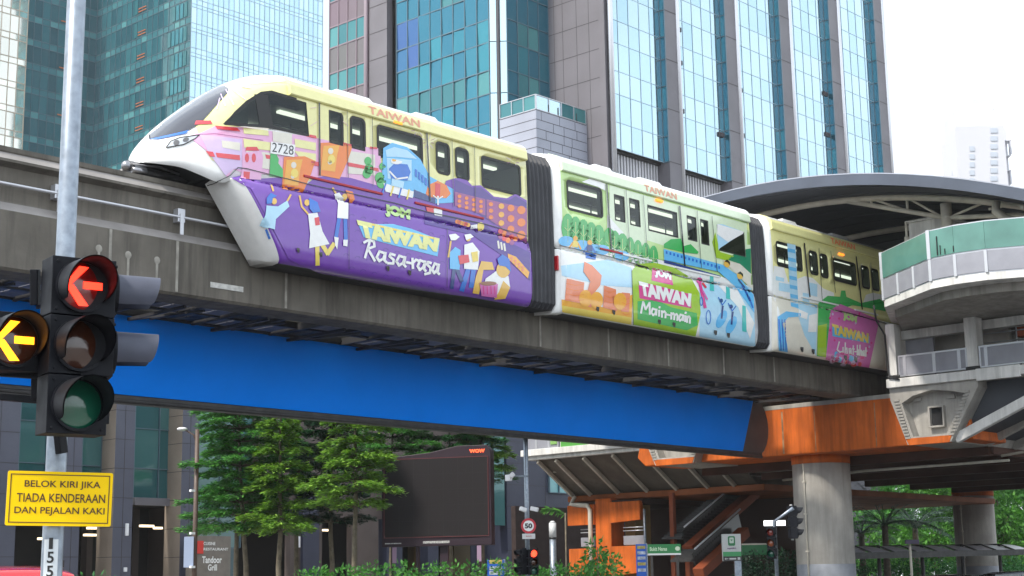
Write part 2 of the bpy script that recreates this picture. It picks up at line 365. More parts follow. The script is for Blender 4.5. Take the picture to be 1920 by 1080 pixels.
class Car:
    def __init__(s, x0, x1, base_up, base_sk, wins, doors, nose=False):
        s.x0, s.x1 = x0, x1
        g = G()
        if nose:
            xs = []; x = 19.5
            while x < 24.2: xs.append(x); x += .07 if x < 20 else .12
            while x < x1-.6: xs.append(x); x += .5
            xs.append(x1); rings = [ring(x) for x in xs]
            loft(g, rings, lambda i, k, n: I_UND if k in (0, 1, n-1, n-2) else (IX['white'] if (xs[i] < 24.0 or 12 <= k < n-12) else IX[base_up]))
        else:
            c = YC; R0 = ring(30.0)
            def rr(x, k): return [(x, c+(p[1]-c)*k, 12.4+(p[2]-12.4)*(1-(1-k)*.6)) for p in R0]
            rings = [rr(x0, .90), rr(x0+.1, .97), rr(x0+.28, 1)]; x = x0+.28
            while x < x1-.7: x += .5; rings.append(rr(x, 1))
            rings.append(rr(x1, 1))
            loft(g, rings, lambda i, k, n: I_UND if k in (0, 1, n-1, n-2) else (IX['white'] if (i < 2 or 12 <= k < n-12) else IX[base_up]))
        s.up_bvh = BVHTree.FromBMesh(g.b)
        cav = G(); cx0 = 21.9 if nose else x0+.4
        cav.prism([(cx0, YC-1.3, 11.2), (cx0, YC+1.3, 11.2), (cx0, YC+1.3, 13.1), (cx0, YC-1.3, 13.1)], (x1-.15-cx0, 0, 0), I_CAB)
        cut = G(); s.outl = []
        for q in wins+doors:
            x_0, x_1, z0, z1 = winrect(q)
            o = rrect(x_0, x_1, z0, z1, .09 if q in wins else .11); s.outl.append(o)
            cut.prism([(a, 27.5, b) for a, b in o], (0, 4.0, 0), I_CAB)
        if nose:
            s.cab = [(onY(*p, 28.06).x, onY(*p, 28.06).z) for p in CABWIN][::-1]
            cut.prism([(a, 27.5, b) for a, b in s.cab], (0, 1.0, 0), I_CAB)
        s.up = boolean_cut(g, [cav, cut])
        s.sk = skirt(x0, x1, base_sk, nose=nose); s.sk_bvh = BVHTree.FromBMesh(s.sk.b)
        s.nw = len(wins); s.holes = []
        for o in s.outl:
            xs_ = [p[0] for p in o]; zs_ = [p[1] for p in o]
            s.holes.append([proj(Vector((a, side_y(c), c))) for a, c in ((min(xs_), min(zs_)), (max(xs_), min(zs_)), (max(xs_), max(zs_)), (min(xs_), max(zs_)))])
        if nose: s.holes.append(CABWIN[:6]+CABWIN[7:8])
    def cast(s, px, py):
        d = ray(px, py).normalized(); best = None
        for k, t in ((0, s.up_bvh), (1, s.sk_bvh)):
            h = t.ray_cast(CAM, d)
            if h[0] is not None and h[0].y < 29.6 and (best is None or h[3] < best[0]): best = (h[3], h[0], h[1] if h[1].dot(d) < 0 else -h[1], k)
        return best
    def tris(s, tri, mat, lay, only=None, into=None, film=False):
        """flat picture triangles laid on the car side as film, cut fine enough to follow its curve"""
        b = bmesh.new()
        for t in tri:
            try: b.faces.new([b.verts.new((p[0], p[1], 0)) for p in t])
            except ValueError: pass
        bmesh.ops.remove_doubles(b, verts=b.verts, dist=.01)
        if not b.verts: b.free(); return
        xs = [v.co.x for v in b.verts]; ys = [v.co.y for v in b.verts]
        for ax, lo, hi, st in ((0, min(xs), max(xs), 4 if max(xs) < 535 else 7), (1, min(ys), max(ys), 3)):
            c = (math.floor(lo/st)+1)*st
            while c < hi:
                co = [0, 0, 0]; co[ax] = c; no = [0, 0, 0]; no[ax] = 1
                bmesh.ops.bisect_plane(b, geom=b.verts[:]+b.edges[:]+b.faces[:], plane_co=co, plane_no=no); c += st
        if not film and into is None:                            # trimmed round the windows
            x0, x1, y0, y1 = min(xs), max(xs), min(ys), max(ys)
            for q in s.holes:
                if max(p[0] for p in q) < x0 or min(p[0] for p in q) > x1 or max(p[1] for p in q) < y0 or min(p[1] for p in q) > y1: continue
                n = len(q)
                for i in range(n):
                    e = (q[(i+1) % n][0]-q[i][0], q[(i+1) % n][1]-q[i][1])
                    bmesh.ops.bisect_plane(b, geom=b.verts[:]+b.edges[:]+b.faces[:], plane_co=(q[i][0], q[i][1], 0), plane_no=Vector((-e[1], e[0], 0)).normalized())
                sg = 1 if sum(q[i][0]*q[(i+1) % n][1]-q[(i+1) % n][0]*q[i][1] for i in range(n)) > 0 else -1
                kill = []
                for f in b.faces:
                    c = f.calc_center_median()
                    if all(((q[(i+1) % n][0]-q[i][0])*(c.y-q[i][1])-(q[(i+1) % n][1]-q[i][1])*(c.x-q[i][0]))*sg >= 0 for i in range(n)): kill.append(f)
                bmesh.ops.delete(b, geom=kill, context='FACES')
        b.verts.index_update()
        hit = [s.cast(v.co.x, v.co.y) for v in b.verts]
        mats = mat if isinstance(mat, int) else IX[mat]
        dst = [s.up.b, s.sk.b]
        cache = {}
        for f in b.faces:
            hs = [hit[v.index] for v in f.verts]
            if any(h is None for h in hs): continue
            if max(h[0] for h in hs)-min(h[0] for h in hs) > .6: continue
            k = sorted(h[3] for h in hs)[len(hs)//2]
            D = into.b if into else dst[k]
            vs = []
            for v, h in zip(f.verts, hs):
                key = (v.index, k)
                if key not in cache: cache[key] = D.verts.new(h[1]+h[2]*(.002+.0046*lay))
                vs.append(cache[key])
            try: nf = D.faces.new(vs)
            except ValueError: continue
            nf.normal_update(); nf.material_index = mats; nf.smooth = True
            if nf.normal.dot(hs[0][2]) < 0: nf.normal_flip()
        b.free()
    def poly(s, pts, mat, lay=2, into=None, film=False):
        tr = tessellate_polygon([[Vector((p[0], p[1], 0)) for p in pts]])
        s.tris([[pts[i] for i in t] for t in tr], mat, lay, into=into, film=film)
    def line(s, pts, wd, mat, lay=4, close=False, into=None):
        pts = [Vector(p) for p in pts]
        if close: pts.append(pts[0])
        tr = []
        for a, b in zip(pts, pts[1:]):
            d = (b-a)
            if d.length < .01: continue
            d.normalize(); n_ = Vector((-d.y, d.x))*wd/2; e = d*wd*.3
            q = [a-n_-e, b-n_+e, b+n_+e, a+n_-e]; tr += [[tuple(q[0]), tuple(q[1]), tuple(q[2])], [tuple(q[0]), tuple(q[2]), tuple(q[3])]]
        s.tris(tr, mat, lay, into=into)
    def oval(s, c, rx, ry, mat, lay=3, a=0, n=14, into=None):
        ca, sa = math.cos(a), math.sin(a)
        s.poly([(c[0]+rx*math.cos(t)*ca-ry*math.sin(t)*sa, c[1]+rx*math.cos(t)*sa+ry*math.sin(t)*ca) for t in [2*math.pi*k/n for k in range(n)]], mat, lay, into)
    def text(s, body, tl, tr_, bl, br, mat, lay=6, bold=.03, shear=0, into=None):
        T = []
        for t in text2d(body, bold, shear)[0]:
            q = []
            for u, v in t:
                q.append(((bl[0]*(1-u)+br[0]*u)*(1-v)+(tl[0]*(1-u)+tr_[0]*u)*v, (bl[1]*(1-u)+br[1]*u)*(1-v)+(tl[1]*(1-u)+tr_[1]*u)*v))
            T.append(q)
        s.tris(T, mat, lay, into=into)
    def brush(s, strokes, org, ex, ey, wd, mat, lay=6):
        """hand-lettered words drawn as brush strokes in a unit cell"""
        for st in strokes: s.line([(org[0]+ex[0]*u+ey[0]*v, org[1]+ex[1]*u+ey[1]*v) for u, v in st], wd, mat, lay)
def T_(k, ox, oy): return lambda *ps: [(p[0]/k+ox, p[1]/k+oy) for p in ps]
t3, t4, t5, t6 = T_(2.571, 220, 100), T_(2.4548, 640, 160), T_(2.7, 1020, 280), T_(2.572, 1380, 300)
CABWIN = t3((508, 342), (560, 290), (620, 235), (690, 192), (740, 186), (910, 237), (921, 262), (924, 402), (735, 358))
c1 = Car(19.5, 31.25, 'cream', 'purple',
    [t4((165, 182), (370, 240), (168, 322), (372, 380)), t4((643, 320), (820, 378), (650, 465), (825, 510))],
    [t3((1015, 270), (1082, 288), (1022, 435), (1088, 450)), t3((1122, 302), (1190, 320), (1128, 460), (1195, 475)), t4((435, 258), (495, 275), (440, 400), (497, 415)), t4((525, 285), (582, 300), (528, 428), (587, 440))], nose=True)
c2 = Car(32.45, 42.3, 'pale', 'white',
    [t5((112, 155), (290, 205), (122, 300), (295, 348)), t5((518, 275), (668, 322), (528, 415), (682, 450)), t5((872, 378), (1012, 420), (880, 515), (1018, 545))],
    [t5((350, 225), (405, 240), (358, 360), (411, 375)), t5((427, 245), (482, 258), (435, 385), (487, 395)), t5((718, 332), (768, 345), (727, 455), (775, 475)), t5((785, 350), (830, 362), (797, 480), (835, 490))])
c3 = Car(43.3, 53.2, 'cream', 'white',
    [t6((190, 392), (312, 425), (200, 510), (318, 535)), t6((465, 470), (572, 505), (475, 580), (580, 605))],
    [t6((350, 437), (385, 447), (358, 548), (397, 556)), t6((403, 453), (435, 460), (410, 563), (445, 570)), t6((600, 510), (635, 518), (610, 615), (645, 622)), t6((650, 522), (682, 535), (657, 625), (690, 632))])

# ---- front car: film
A = c1
A.poly([(366, 236), (383, 213), (403, 192), (430, 170), (469, 156), (515, 150), (560, 156), (640, 176), (640, 345), (560, 338), (440, 316), (396, 300), (380, 270)], 'cream', 1)
A.poly([(426, 164), (438, 161), (500, 141), (560, 150), (520, 154), (470, 158), (440, 170)], 'white', 2)
A.poly(t3((340, 400), (400, 385), (470, 352), (740, 362), (930, 402), (1100, 440), (1265, 460), (1280, 660), (960, 600), (600, 575), (560, 560), (530, 600), (430, 470)), 'pink', 2)
A.poly(t3((395, 392), (470, 400), (600, 415), (600, 560), (560, 557), (520, 590), (440, 480)), 'lilac', 3)
for q in (((605, 360), (725, 372), (728, 398), (608, 388)), ((605, 412), (735, 430), (735, 470), (610, 455)), ((852, 412), (955, 432), (955, 470), (855, 452)), ((850, 470), (955, 485), (955, 520), (880, 508))): A.poly(t3(*q), 'cream', 4)
for q in (((745, 372), (840, 388), (840, 440), (748, 425)), ((620, 470), (600, 540), (730, 560), (735, 480)), ((1110, 470), (1240, 490), (1240, 590), (1110, 580)), ((500, 420), (590, 432), (590, 470), (505, 455))): A.poly(t3(*q), 'rose', 4)
for q in (((470, 350), (575, 360), (592, 378), (480, 366)), ((380, 328), (450, 326), (458, 342), (372, 346)), ((425, 472), (460, 476), (470, 500), (445, 498)), ((472, 480), (588, 492), (590, 516), (480, 502)), ((905, 388), (955, 398), (958, 412), (910, 402)), ((620, 452), (670, 452), (682, 470), (615, 470)), ((710, 488), (770, 500), (765, 515), (715, 508)), ((930, 520), (968, 525), (968, 545), (935, 540)), ((1105, 525), (1130, 530), (1255, 555), (1258, 570), (1110, 545)), ((1215, 450), (1250, 455), (1250, 462), (1215, 460)), ((1085, 430), (1125, 440), (1125, 450), (1090, 445))): A.poly(t3(*q), 'red', 5)
A.poly(t3((600, 480), (690, 470), (700, 500), (695, 560), (690, 610), (590, 605), (600, 560)), 'pink', 5)
for cx in (622, 655): A.oval(t3((cx, 505))[0], 3.9, 8.5, 'red', 6)
A.poly(t3((606, 570), (636, 572), (634, 606), (606, 604)), 'red', 6)
for q in (((430, 470), (445, 345)),): pass
for q in (((480, 270), (495, 220)), ((520, 255), (500, 200)), ((560, 250), (525, 180)), ((615, 225), (550, 170)), ((640, 170), (575, 158))): A.line(t3(*q), 1.8, 'lilac', 5)
for q in (((1070, 235), (1110, 215)), ((1085, 330), (1110, 350)), ((960, 330), (930, 350)), ((930, 265), (955, 262)), ((945, 160), (950, 200))): A.line(t3(*q), 1.5, 'faint', 5)
# purple lower field with hills
A.poly(t3((548, 600), (600, 588), (690, 604), (795, 598), (900, 640), (950, 600), (1010, 590), (1120, 600), (1260, 640))+t4((190, 480), (240, 490), (400, 520), (470, 470), (480, 440), (520, 428), (570, 430), (600, 462), (640, 460), (665, 480), (700, 512), (760, 520), (800, 500), (868, 540), (874, 1010))+[(760, 540), (600, 512), (541, 486), (502, 412), (470, 354)], 'purple', 3)
A.poly(t4((520, 432), (600, 470), (640, 470), (700, 520), (770, 530), (800, 510), (866, 550), (866, 640), (700, 640), (520, 520)), 'deep', 4)
A.poly(t4((380, 585), (500, 600), (660, 640), (720, 700), (866, 770), (866, 900), (760, 800), (600, 690), (380, 640)), 'deep', 5)
for u in range(2):                                            # lanterns
    o = (0, 0) if u == 0 else (178, -68)
    A.poly(t3(*[(x+o[0], y+o[1]) for x, y in ((800, 500), (900, 497), (952, 520), (930, 585), (890, 675), (790, 655))]), 'orange', 5)
    A.poly(t3(*[(x+o[0], y+o[1]) for x, y in ((812, 515), (890, 512), (878, 560), (868, 640), (800, 630))]), 'amber', 6)
    A.oval(t3((846+o[0], 540+o[1]))[0], 5, 6, 'rose', 7); A.oval(t3((850+o[0], 580+o[1]))[0], 7, 9, 'gold', 7); A.oval(t3((842+o[0], 595+o[1]))[0], 4, 4, 'rose', 7)
for q in (((735, 478), (760, 482), (775, 510), (772, 530), (795, 560), (795, 600), (730, 592)),): A.poly(t3(*q), 'green', 6)
for c, r in (((1205, 520), 7), ((1210, 560), 9), ((1200, 580), 8), ((1275, 545), 6), ((1262, 600), 9), ((1270, 625), 9)): A.oval(t3(c)[0], r, r*1.15, 'green', 5)
def figure(C, tf, head, hair, top, legs, arms, c_top, c_leg, c_hair='blue', skin='skin', wl=4.5, lay=6):
    C.poly(tf(*top), c_top, lay+1)
    for l_ in legs: C.line(tf(*l_), wl, c_leg, lay)
    for a in arms: C.line(tf(*a), 3.4, skin, lay)
    C.oval(tf(head)[0], 5.0, 6.0, skin, lay+1)
    C.poly(tf(*hair), c_hair, lay+2)
figure(A, t3, (752, 715), ((715, 700), (735, 675), (765, 690), (745, 700), (740, 725), (715, 728)), ((715, 735), (770, 740), (815, 712), (825, 740), (760, 800), (755, 850), (688, 830), (710, 780)), (((720, 850), (735, 890)),), (((740, 640), (748, 665)), ((815, 715), (832, 685))), 'ltblue', 'blue')
figure(A, t3, (910, 722), ((920, 700), (960, 720), (975, 765), (940, 772), (922, 750)), ((915, 775), (960, 770), (985, 860), (1018, 920), (920, 940), (925, 870)), (((960, 930), (962, 1015)), ((985, 925), (1010, 965), (1040, 920))), (((875, 690), (885, 740), (920, 780)),), 'white', 'gold', wl=8)
A.poly(t3((945, 795), (968, 790), (972, 828), (950, 832)), 'red', 8)
figure(A, t3, (1092, 692), ((1095, 660), (1130, 668), (1140, 705), (1120, 725), (1105, 690)), ((1040, 680), (1065, 672), (1110, 728), (1108, 800), (1055, 795), (1060, 725)), (((1065, 800), (1050, 890)), ((1095, 800), (1098, 900))), (((1052, 680), (1035, 650)),), 'white', 'blue', 'orange', wl=7)
A.poly(t3((1040, 885), (1062, 890), (1055, 945), (1046, 930)), 'white', 8); A.poly(t3((1084, 900), (1106, 900), (1104, 932), (1084, 928)), 'white', 8)
# the small blue train
A.poly(t4((190, 290), (230, 265), (300, 285), (360, 340), (405, 420), (515, 480), (515, 540), (430, 545), (330, 515), (200, 470), (185, 400)), 'sky', 5, film=True)
A.poly(t4((200, 300), (240, 285), (300, 300), (345, 340), (250, 330), (205, 330)), 'ltblue', 6, film=True)
A.poly(t4((205, 335), (320, 345), (320, 440), (210, 430)), 'ltblue', 6, film=True)
A.poly(t4((215, 385), (240, 360), (300, 365), (315, 400), (300, 440), (225, 430)), 'blue', 7, film=True); A.oval(t4((250, 350))[0], 11, 6, 'white', 8); A.oval(t4((238, 345))[0], 4, 3, 'amber', 9); A.line(t4((218, 398), (250, 432), (300, 425)), 3, 'white', 8); A.poly(t4((228, 430), (285, 445), (280, 475), (225, 462)), 'ltblue', 8)
for u in range(5): A.poly(t4(*[(335+u*15+a, 385+u*13+b) for a, b in ((0, 0), (10, 6), (10, 40), (0, 34))]), 'blue', 7)
A.poly(t4((330, 480), (430, 520), (430, 545), (330, 515)), 'navy', 6)
A.poly(t4((190, 450), (330, 490), (325, 520), (200, 490)), 'white', 6)
for u in range(4): A.line(t4((200+u*36, 455+u*9), (185+u*38, 500+u*8)), 3, ('blue', 'gold')[u % 2], 7)
# gate, stall lamps and market
A.poly(t4((385, 500), (395, 460), (440, 440), (480, 460), (500, 500), (480, 520), (400, 515)), 'orange', 6); A.poly(t4((428, 450), (452, 455), (450, 515), (428, 510)), 'red', 7)
A.line(t4((440, 512), (440, 550)), 3, 'white', 8); A.line(t4((418, 508), (440, 525), (462, 512)), 2, 'white', 8)
A.poly(t4((418, 565), (460, 570), (460, 605), (425, 598)), 'white', 7); A.poly(t4((385, 560), (425, 566), (420, 590), (390, 580)), 'red', 7)
A.poly(t4((518, 490), (660, 525), (660, 600), (520, 555)), 'plum', 5); A.poly(t4((665, 525), (866, 570), (866, 740), (800, 700), (665, 610)), 'plum', 5)
for r_ in range(3):
    for c_ in range(4): A.oval(t4((540+c_*33, 512+r_*22+c_*8))[0], 3.6, 3.4, 'orange', 6); A.oval(t4((685+c_*48-(c_ > 1)*4, 548+r_*(30+c_*9)+c_*9))[0], 4.2+c_*1.2, 4+c_*1.3, 'orange' if c_ != 1 else 'amber', 6)
for u in range(6): A.oval(t4((530+u*10, 628+u*3))[0], 4, 4, ('orange', 'red', 'amber')[u % 3], 6)
A.poly(t4((592, 645), (622, 640), (622, 660), (592, 658)), 'white', 6); A.oval(t4((638, 650))[0], 6.5, 8, 'gold', 6)
for u in range(9): A.oval(t4((730+(u % 5)*17, 672+(u//5)*26+(u % 5)*9))[0], 5, 5, ('red', 'orange', 'plum')[u % 3], 6)
for u in range(3): A.line(t4((718+u*14, 720+u*6), (722+u*14, 750+u*6)), 3.5, 'rose', 6)
A.poly(t4((762, 775), (800, 790), (862, 860), (855, 890), (765, 800)), 'amber', 6)
for u in range(8): A.oval(t4((780+(u % 4)*17, 795+(u//4)*14+(u % 4)*14))[0], 2.4, 2.4, 'coral', 7)
# people by the market
figure(A, t4, (520, 700), ((490, 690), (520, 685), (540, 700), (520, 715), (500, 715)), ((495, 770), (520, 745), (545, 760), (540, 850), (495, 845)), (((515, 850), (505, 930)), ((530, 850), (550, 900))), (((500, 720), (490, 790)),), 'sky', 'navy', 'white', wl=7)
figure(A, t4, (580, 705), ((562, 690), (590, 686), (605, 700), (570, 715)), ((562, 735), (600, 725), (632, 765), (625, 850), (560, 845)), (((580, 850), (552, 940)), ((605, 850), (595, 925))), (((600, 770), (605, 800)),), 'white', 'blue', 'white', wl=9)
A.poly(t4((532, 785), (580, 780), (585, 815), (540, 825)), 'red', 9); A.poly(t4((592, 770), (622, 765), (625, 810), (600, 815)), 'gold', 9)
A.poly(t4((640, 810), (690, 815), (700, 850), (650, 850), (640, 910), (630, 960), (600, 955), (615, 880)), 'skin', 7)
A.poly(t4((660, 890), (715, 850), (765, 880), (772, 930), (745, 975), (700, 975), (650, 920)), 'white', 8); A.poly(t4((740, 900), (772, 930), (750, 980), (700, 982), (720, 950)), 'skin', 9)
A.oval(t4((740, 850))[0], 13, 15, 'skin', 9); A.poly(t4((712, 800), (735, 780), (768, 800), (775, 860), (750, 835), (720, 830)), 'blue', 10)
A.poly(t4((630, 910), (715, 915), (710, 975), (640, 965)), 'hotpink', 10); A.oval(t4((670, 912))[0], 16, 4, 'brown', 11)
for u in range(4): A.line(t4((648+u*17, 925), (650+u*17, 958)), 1.6, 'magenta', 11)
for r_ in range(7):                                          # printed scallops and sparks
    for k in range(9):
        cx, cy = 20+k*52+(r_ % 2)*26, 545+r_*60+k*12
        A.line(t4(*[(cx+12*math.cos(rad(q)), cy+10*math.sin(rad(q))) for q in range(190, 351, 32)]), .7, 'deep', 4)
for cx, cy in ((398, 262), (350, 205), (790, 352)):
    for k in range(9): a = rad(k*40+10); A.line(t4((cx+14*math.cos(a), cy+16*math.sin(a)), (cx+(26+5*(k % 3))*math.cos(a), cy+(32+6*(k % 2))*math.sin(a))), .8, 'lilac' if k % 2 else 'plum', 4)
# words on the front car
A.poly(t4((75, 640), (150, 640), (235, 640), (315, 660), (450, 712), (440, 788), (250, 740), (100, 700)), 'sky', 5)
A.text('JOM', t4((192, 545))[0], t4((315, 572))[0], t4((200, 605))[0], t4((312, 635))[0], 'pale', 7, .085)
A.text('TAIWAN', t4((66, 620))[0], t4((448, 706))[0], t4((88, 700))[0], t4((436, 768))[0], 'lemon', 7, .085)
A.poly(t4((72, 622), (448, 706), (448, 716), (72, 632)), 'gold', 6)
RASA = [[(.035, .05), (.075, .95)], [(0, .80), (.06, .98), (.13, .95), (.145, .72), (.06, .52), (.17, .0)], [(.29, .48), (.22, .52), (.19, .2), (.23, .03), (.28, .2), (.30, .52), (.30, .12), (.33, .04)], [(.43, .5), (.37, .52), (.36, .38), (.42, .25), (.42, .06), (.35, .02)], [(.56, .48), (.49, .52), (.46, .2), (.50, .03), (.55, .2), (.57, .52), (.565, .12), (.59, .04)], [(.60, .27), (.66, .27)]]
RASA2 = [[(.67, .52), (.69, .04)], [(.69, .35), (.72, .5), (.75, .48)]] + [[(u+.50*.97, v) for u, v in st] for st in [[(.345, .48), (.29, .52), (.265, .2), (.30, .03), (.34, .2), (.36, .52), (.355, .12), (.38, .04)]]] + [[(.925, .5), (.885, .52), (.875, .38), (.925, .25), (.925, .0), (.86, -.12)]] + [[(1.02, .48), (.975, .52), (.95, .2), (.98, .03), (1.01, .2), (1.03, .52), (1.025, .1), (1.05, .04)]]
A.brush(RASA+RASA2, t4((92, 795))[0], (137, 30), (4, -36), 4.6, 'white', 8)
A.text('TAIWAN', t4((128, 88))[0], t4((364, 150))[0], t4((140, 118))[0], t4((360, 180))[0], 'faded', 3, .01) if False else None
A.poly([(506.5, 266), (552, 272), (550, 295), (505, 288)], 'white', 8)
A.text('2728', (509, 267.5), (549, 274), (508, 285), (548, 291.5), 'ink', 9, .0)
# ---- second car
B = c2
B.poly(t5((330, 180), (700, 290), (1040, 380), (1055, 640), (600, 560), (330, 440)), 'mint', 1); B.poly(t5((520, 460), (705, 520), (705, 580), (600, 560), (500, 540)), 'pale', 2)
B.poly(t5((190, 165), (240, 145), (310, 175), (310, 210), (270, 190)), 'white', 2); B.poly(t5((318, 330), (380, 400), (400, 420), (420, 480), (320, 470)), 'white', 2)
for i in range(12):
    cx, cy = 118+i*39.5, 395+i*14.2
    if i in (5,): cx += 12
    B.oval(t5((cx, cy))[0], 11.5 if i < 8 else 9, 26 if i < 8 else 24, 'green', 3); B.line(t5((cx, cy-40), (cx, cy+75)), 1.2, 'pale', 4)
    for s_ in (-1, 1): B.line(t5((cx, cy+20), (cx+s_*16, cy)), 1, 'pale', 4)
B.poly(t5((85, 440), (200, 460), (330, 495), (700, 590), (880, 640), (1060, 700), (1066, 1000), (780, 945), (82, 815)), 'white', 3)
for c, r in (((110, 465), 12), ((190, 488), 13), ((290, 510), 12), ((390, 540), 12), ((250, 505), 11)): B.oval(t5(c)[0], r*1.2, r*.8, 'sky', 4)
for x, y in ((155, 470), (228, 490)):
    B.oval(t5((x, y-18))[0], 4.5, 5, 'amber', 6); B.poly(t5((x-12, y-8), (x+12, y-4), (x+14, y+28), (x-16, y+24)), 'gold' if x < 200 else 'navy', 6)
    B.line(t5((x-14, y+4), (x-30, y+30)), 3, 'amber' if x < 200 else 'blue', 5); B.line(t5((x+12, y+4), (x+28, y+34)), 3, 'amber' if x < 200 else 'blue', 5)
B.poly(t5((205, 520), (262, 535), (258, 560), (210, 552)), 'blue', 7)
B.poly(t5((85, 590), (320, 560), (440, 600), (445, 700), (300, 690), (90, 640)), 'ltblue', 4)
B.poly(t5((88, 760), (170, 770), (300, 800), (445, 735), (440, 885), (90, 820)), 'amber', 5); B.poly(t5((90, 790), (440, 850), (440, 884), (90, 822)), 'gold', 6)
B.poly(t5((200, 570), (240, 590), (288, 640), (280, 690), (240, 740), (235, 800), (180, 785), (215, 720), (230, 670), (195, 620)), 'coral', 7)
for q in (((115, 655), (200, 675), (190, 780), (105, 765)), ((300, 690), (360, 710), (365, 820), (295, 800)), ((390, 725), (432, 730), (425, 825), (385, 820)), ((340, 740), (370, 745), (370, 810), (340, 805))): B.poly(t5(*q), 'coral', 7)
for u in range(4):
    for (x, y, w_) in ((112, 680, 84), (302, 715, 56), (392, 750, 36)): B.line(t5((x, y+u*26), (x+w_*.5, y+u*26+10), (x+w_, y+u*26+4)), 1, 'orange', 8)
for c in ((205, 755), (262, 765), (380, 770)): B.oval(t5(c)[0], 12, 16, 'amber', 8)
B.poly(t5((440, 620), (470, 580), (560, 575), (660, 600), (740, 650), (785, 730), (790, 830), (765, 945), (450, 885)), 'lime', 5)
B.poly(t5((470, 770), (560, 760), (640, 800), (770, 830), (775, 890), (720, 915), (470, 860)), 'green', 6)
B.poly(t5((475, 690), (480, 670), (520, 680), (740, 735), (742, 805), (480, 755)), 'magenta', 6); B.poly(t5((545, 600), (640, 622), (650, 690), (540, 665)), 'magenta', 6)
B.text('JOM', t5((553, 600))[0], t5((640, 625))[0], t5((556, 650))[0], t5((640, 676))[0], 'white', 8, .075)
B.text('TAIWAN', t5((474, 668))[0], t5((742, 732))[0], t5((486, 740))[0], t5((736, 798))[0], 'white', 8, .075)
MAIN = [[(.0, .0), (.03, .95), (.09, .35), (.16, .98), (.18, .05)], [(.30, .5), (.23, .55), (.21, .2), (.25, .02), (.29, .2), (.31, .55), (.31, .1)], [(.365, .5), (.37, .05)], [(.365, .72), (.37, .8)], [(.42, .5), (.43, .02)], [(.43, .35), (.47, .52), (.50, .4), (.50, .02)], [(.53, .3), (.59, .3)], [(.615, .5), (.62, .02)], [(.62, .35), (.655, .5), (.68, .4), (.68, .02)], [(.68, .35), (.72, .5), (.745, .4), (.745, .02)], [(.85, .5), (.80, .52), (.775, .2), (.80, .02), (.84, .2), (.86, .52), (.86, .1)], [(.90, .5), (.905, .05)], [(.90, .72), (.905, .8)], [(.94, .5), (.945, .02)], [(.945, .35), (.975, .52), (1.0, .4), (1.0, .0)]]
B.brush(MAIN, t5((485, 828))[0], (91.5, 19), (1.5, -22.5), 3.6, 'white', 9)
B.poly(t5((785, 640), (1058, 700), (1068, 1000), (785, 945)), 'ltblue', 4); B.poly(t5((790, 640), (905, 650), (970, 700), (1062, 880), (1040, 960), (980, 800), (880, 690), (800, 680)), 'white', 5)
B.poly(t5((605, 480), (640, 455), (690, 452), (705, 490), (740, 480), (780, 520), (775, 530), (705, 522), (605, 498)), 'green', 4)
B.poly(t5((602, 505), (700, 530), (900, 585), (980, 640), (1058, 740), (1062, 830), (960, 690), (880, 620), (605, 560)), 'sky', 6); B.poly(t5((605, 560), (890, 640), (890, 650), (605, 575)), 'navy', 5)
for u in range(15): B.poly(t5(*[(612+u*19+a, 515+u*5.4+b) for a, b in ((0, 0), (9, 2), (9, 16), (0, 14))]), 'blue', 7)
B.poly(t5((1000, 510), (1052, 500), (1056, 640), (990, 580), (930, 560), (960, 530)), 'dkgreen', 3); B.poly(t5((900, 560), (990, 580), (1055, 640), (1056, 715), (980, 640), (930, 590)), 'rose', 4)
B.poly(t5((850, 470), (865, 420), (890, 520), (960, 540), (930, 565), (870, 550)), 'lime', 3)
for (x, y) in ((922, 580), (988, 640)): B.oval(t5((x, y))[0], 6, 7, 'skin', 8); B.poly(t5((x-14, y-12), (x, y-22), (x+14, y-8), (x+14, y+8), (x+4, y-6)), 'black', 9)
for u in range(4): B.line(t5((980+u*18, 660+u*30), (1010+u*14, 700+u*34)), 3, ('navy', 'blue')[u % 2], 8)
B.oval(t5((783, 665))[0], 6, 6, 'magenta', 7); B.line(t5((785, 680), (805, 770), (812, 800)), 5.5, 'magenta', 7); B.line(t5((800, 680), (815, 700)), 4, 'red', 7); B.line(t5((800, 720), (822, 760)), 3.4, 'hotpink', 8)
for c, rx, ry in (((828, 850), 4.2, 13), ((792, 770), 2.5, 8)):
    B.line([(t5(c)[0][0]+rx*math.cos(2*math.pi*k/12), t5(c)[0][1]+ry*math.sin(2*math.pi*k/12)) for k in range(12)], 1.3, 'blue', 8, close=True)
for x, y in ((895, 855), (945, 885)):
    B.oval(t5((x, y+5))[0], 8, 18, 'sky', 6, .45); B.line(t5((x, y), (x+6, y-60)), 3.4, 'navy', 7); B.oval(t5((x-2, y-88))[0], 3.4, 4, 'navy', 7); B.line(t5((x-16, y-104), (x+4, y-66), (x+22, y-90)), 1.8, 'blue', 7)
for x0, y0, y1 in ((836, 640, 720), (918, 690, 760), (1000, 790, 925)): B.poly(t5((x0, y0), (x0+18, y0+5), (x0+22, y1), (x0, y1-4)), 'teal', 6)
B.poly(t5((875, 378), (905, 380), (1010, 418), (1000, 430), (950, 460), (890, 500), (880, 515)), 'ltblue', 2, film=True); B.poly(t5((875, 378), (1010, 418), (1005, 428), (930, 470), (875, 430)), 'white', 3, film=True)
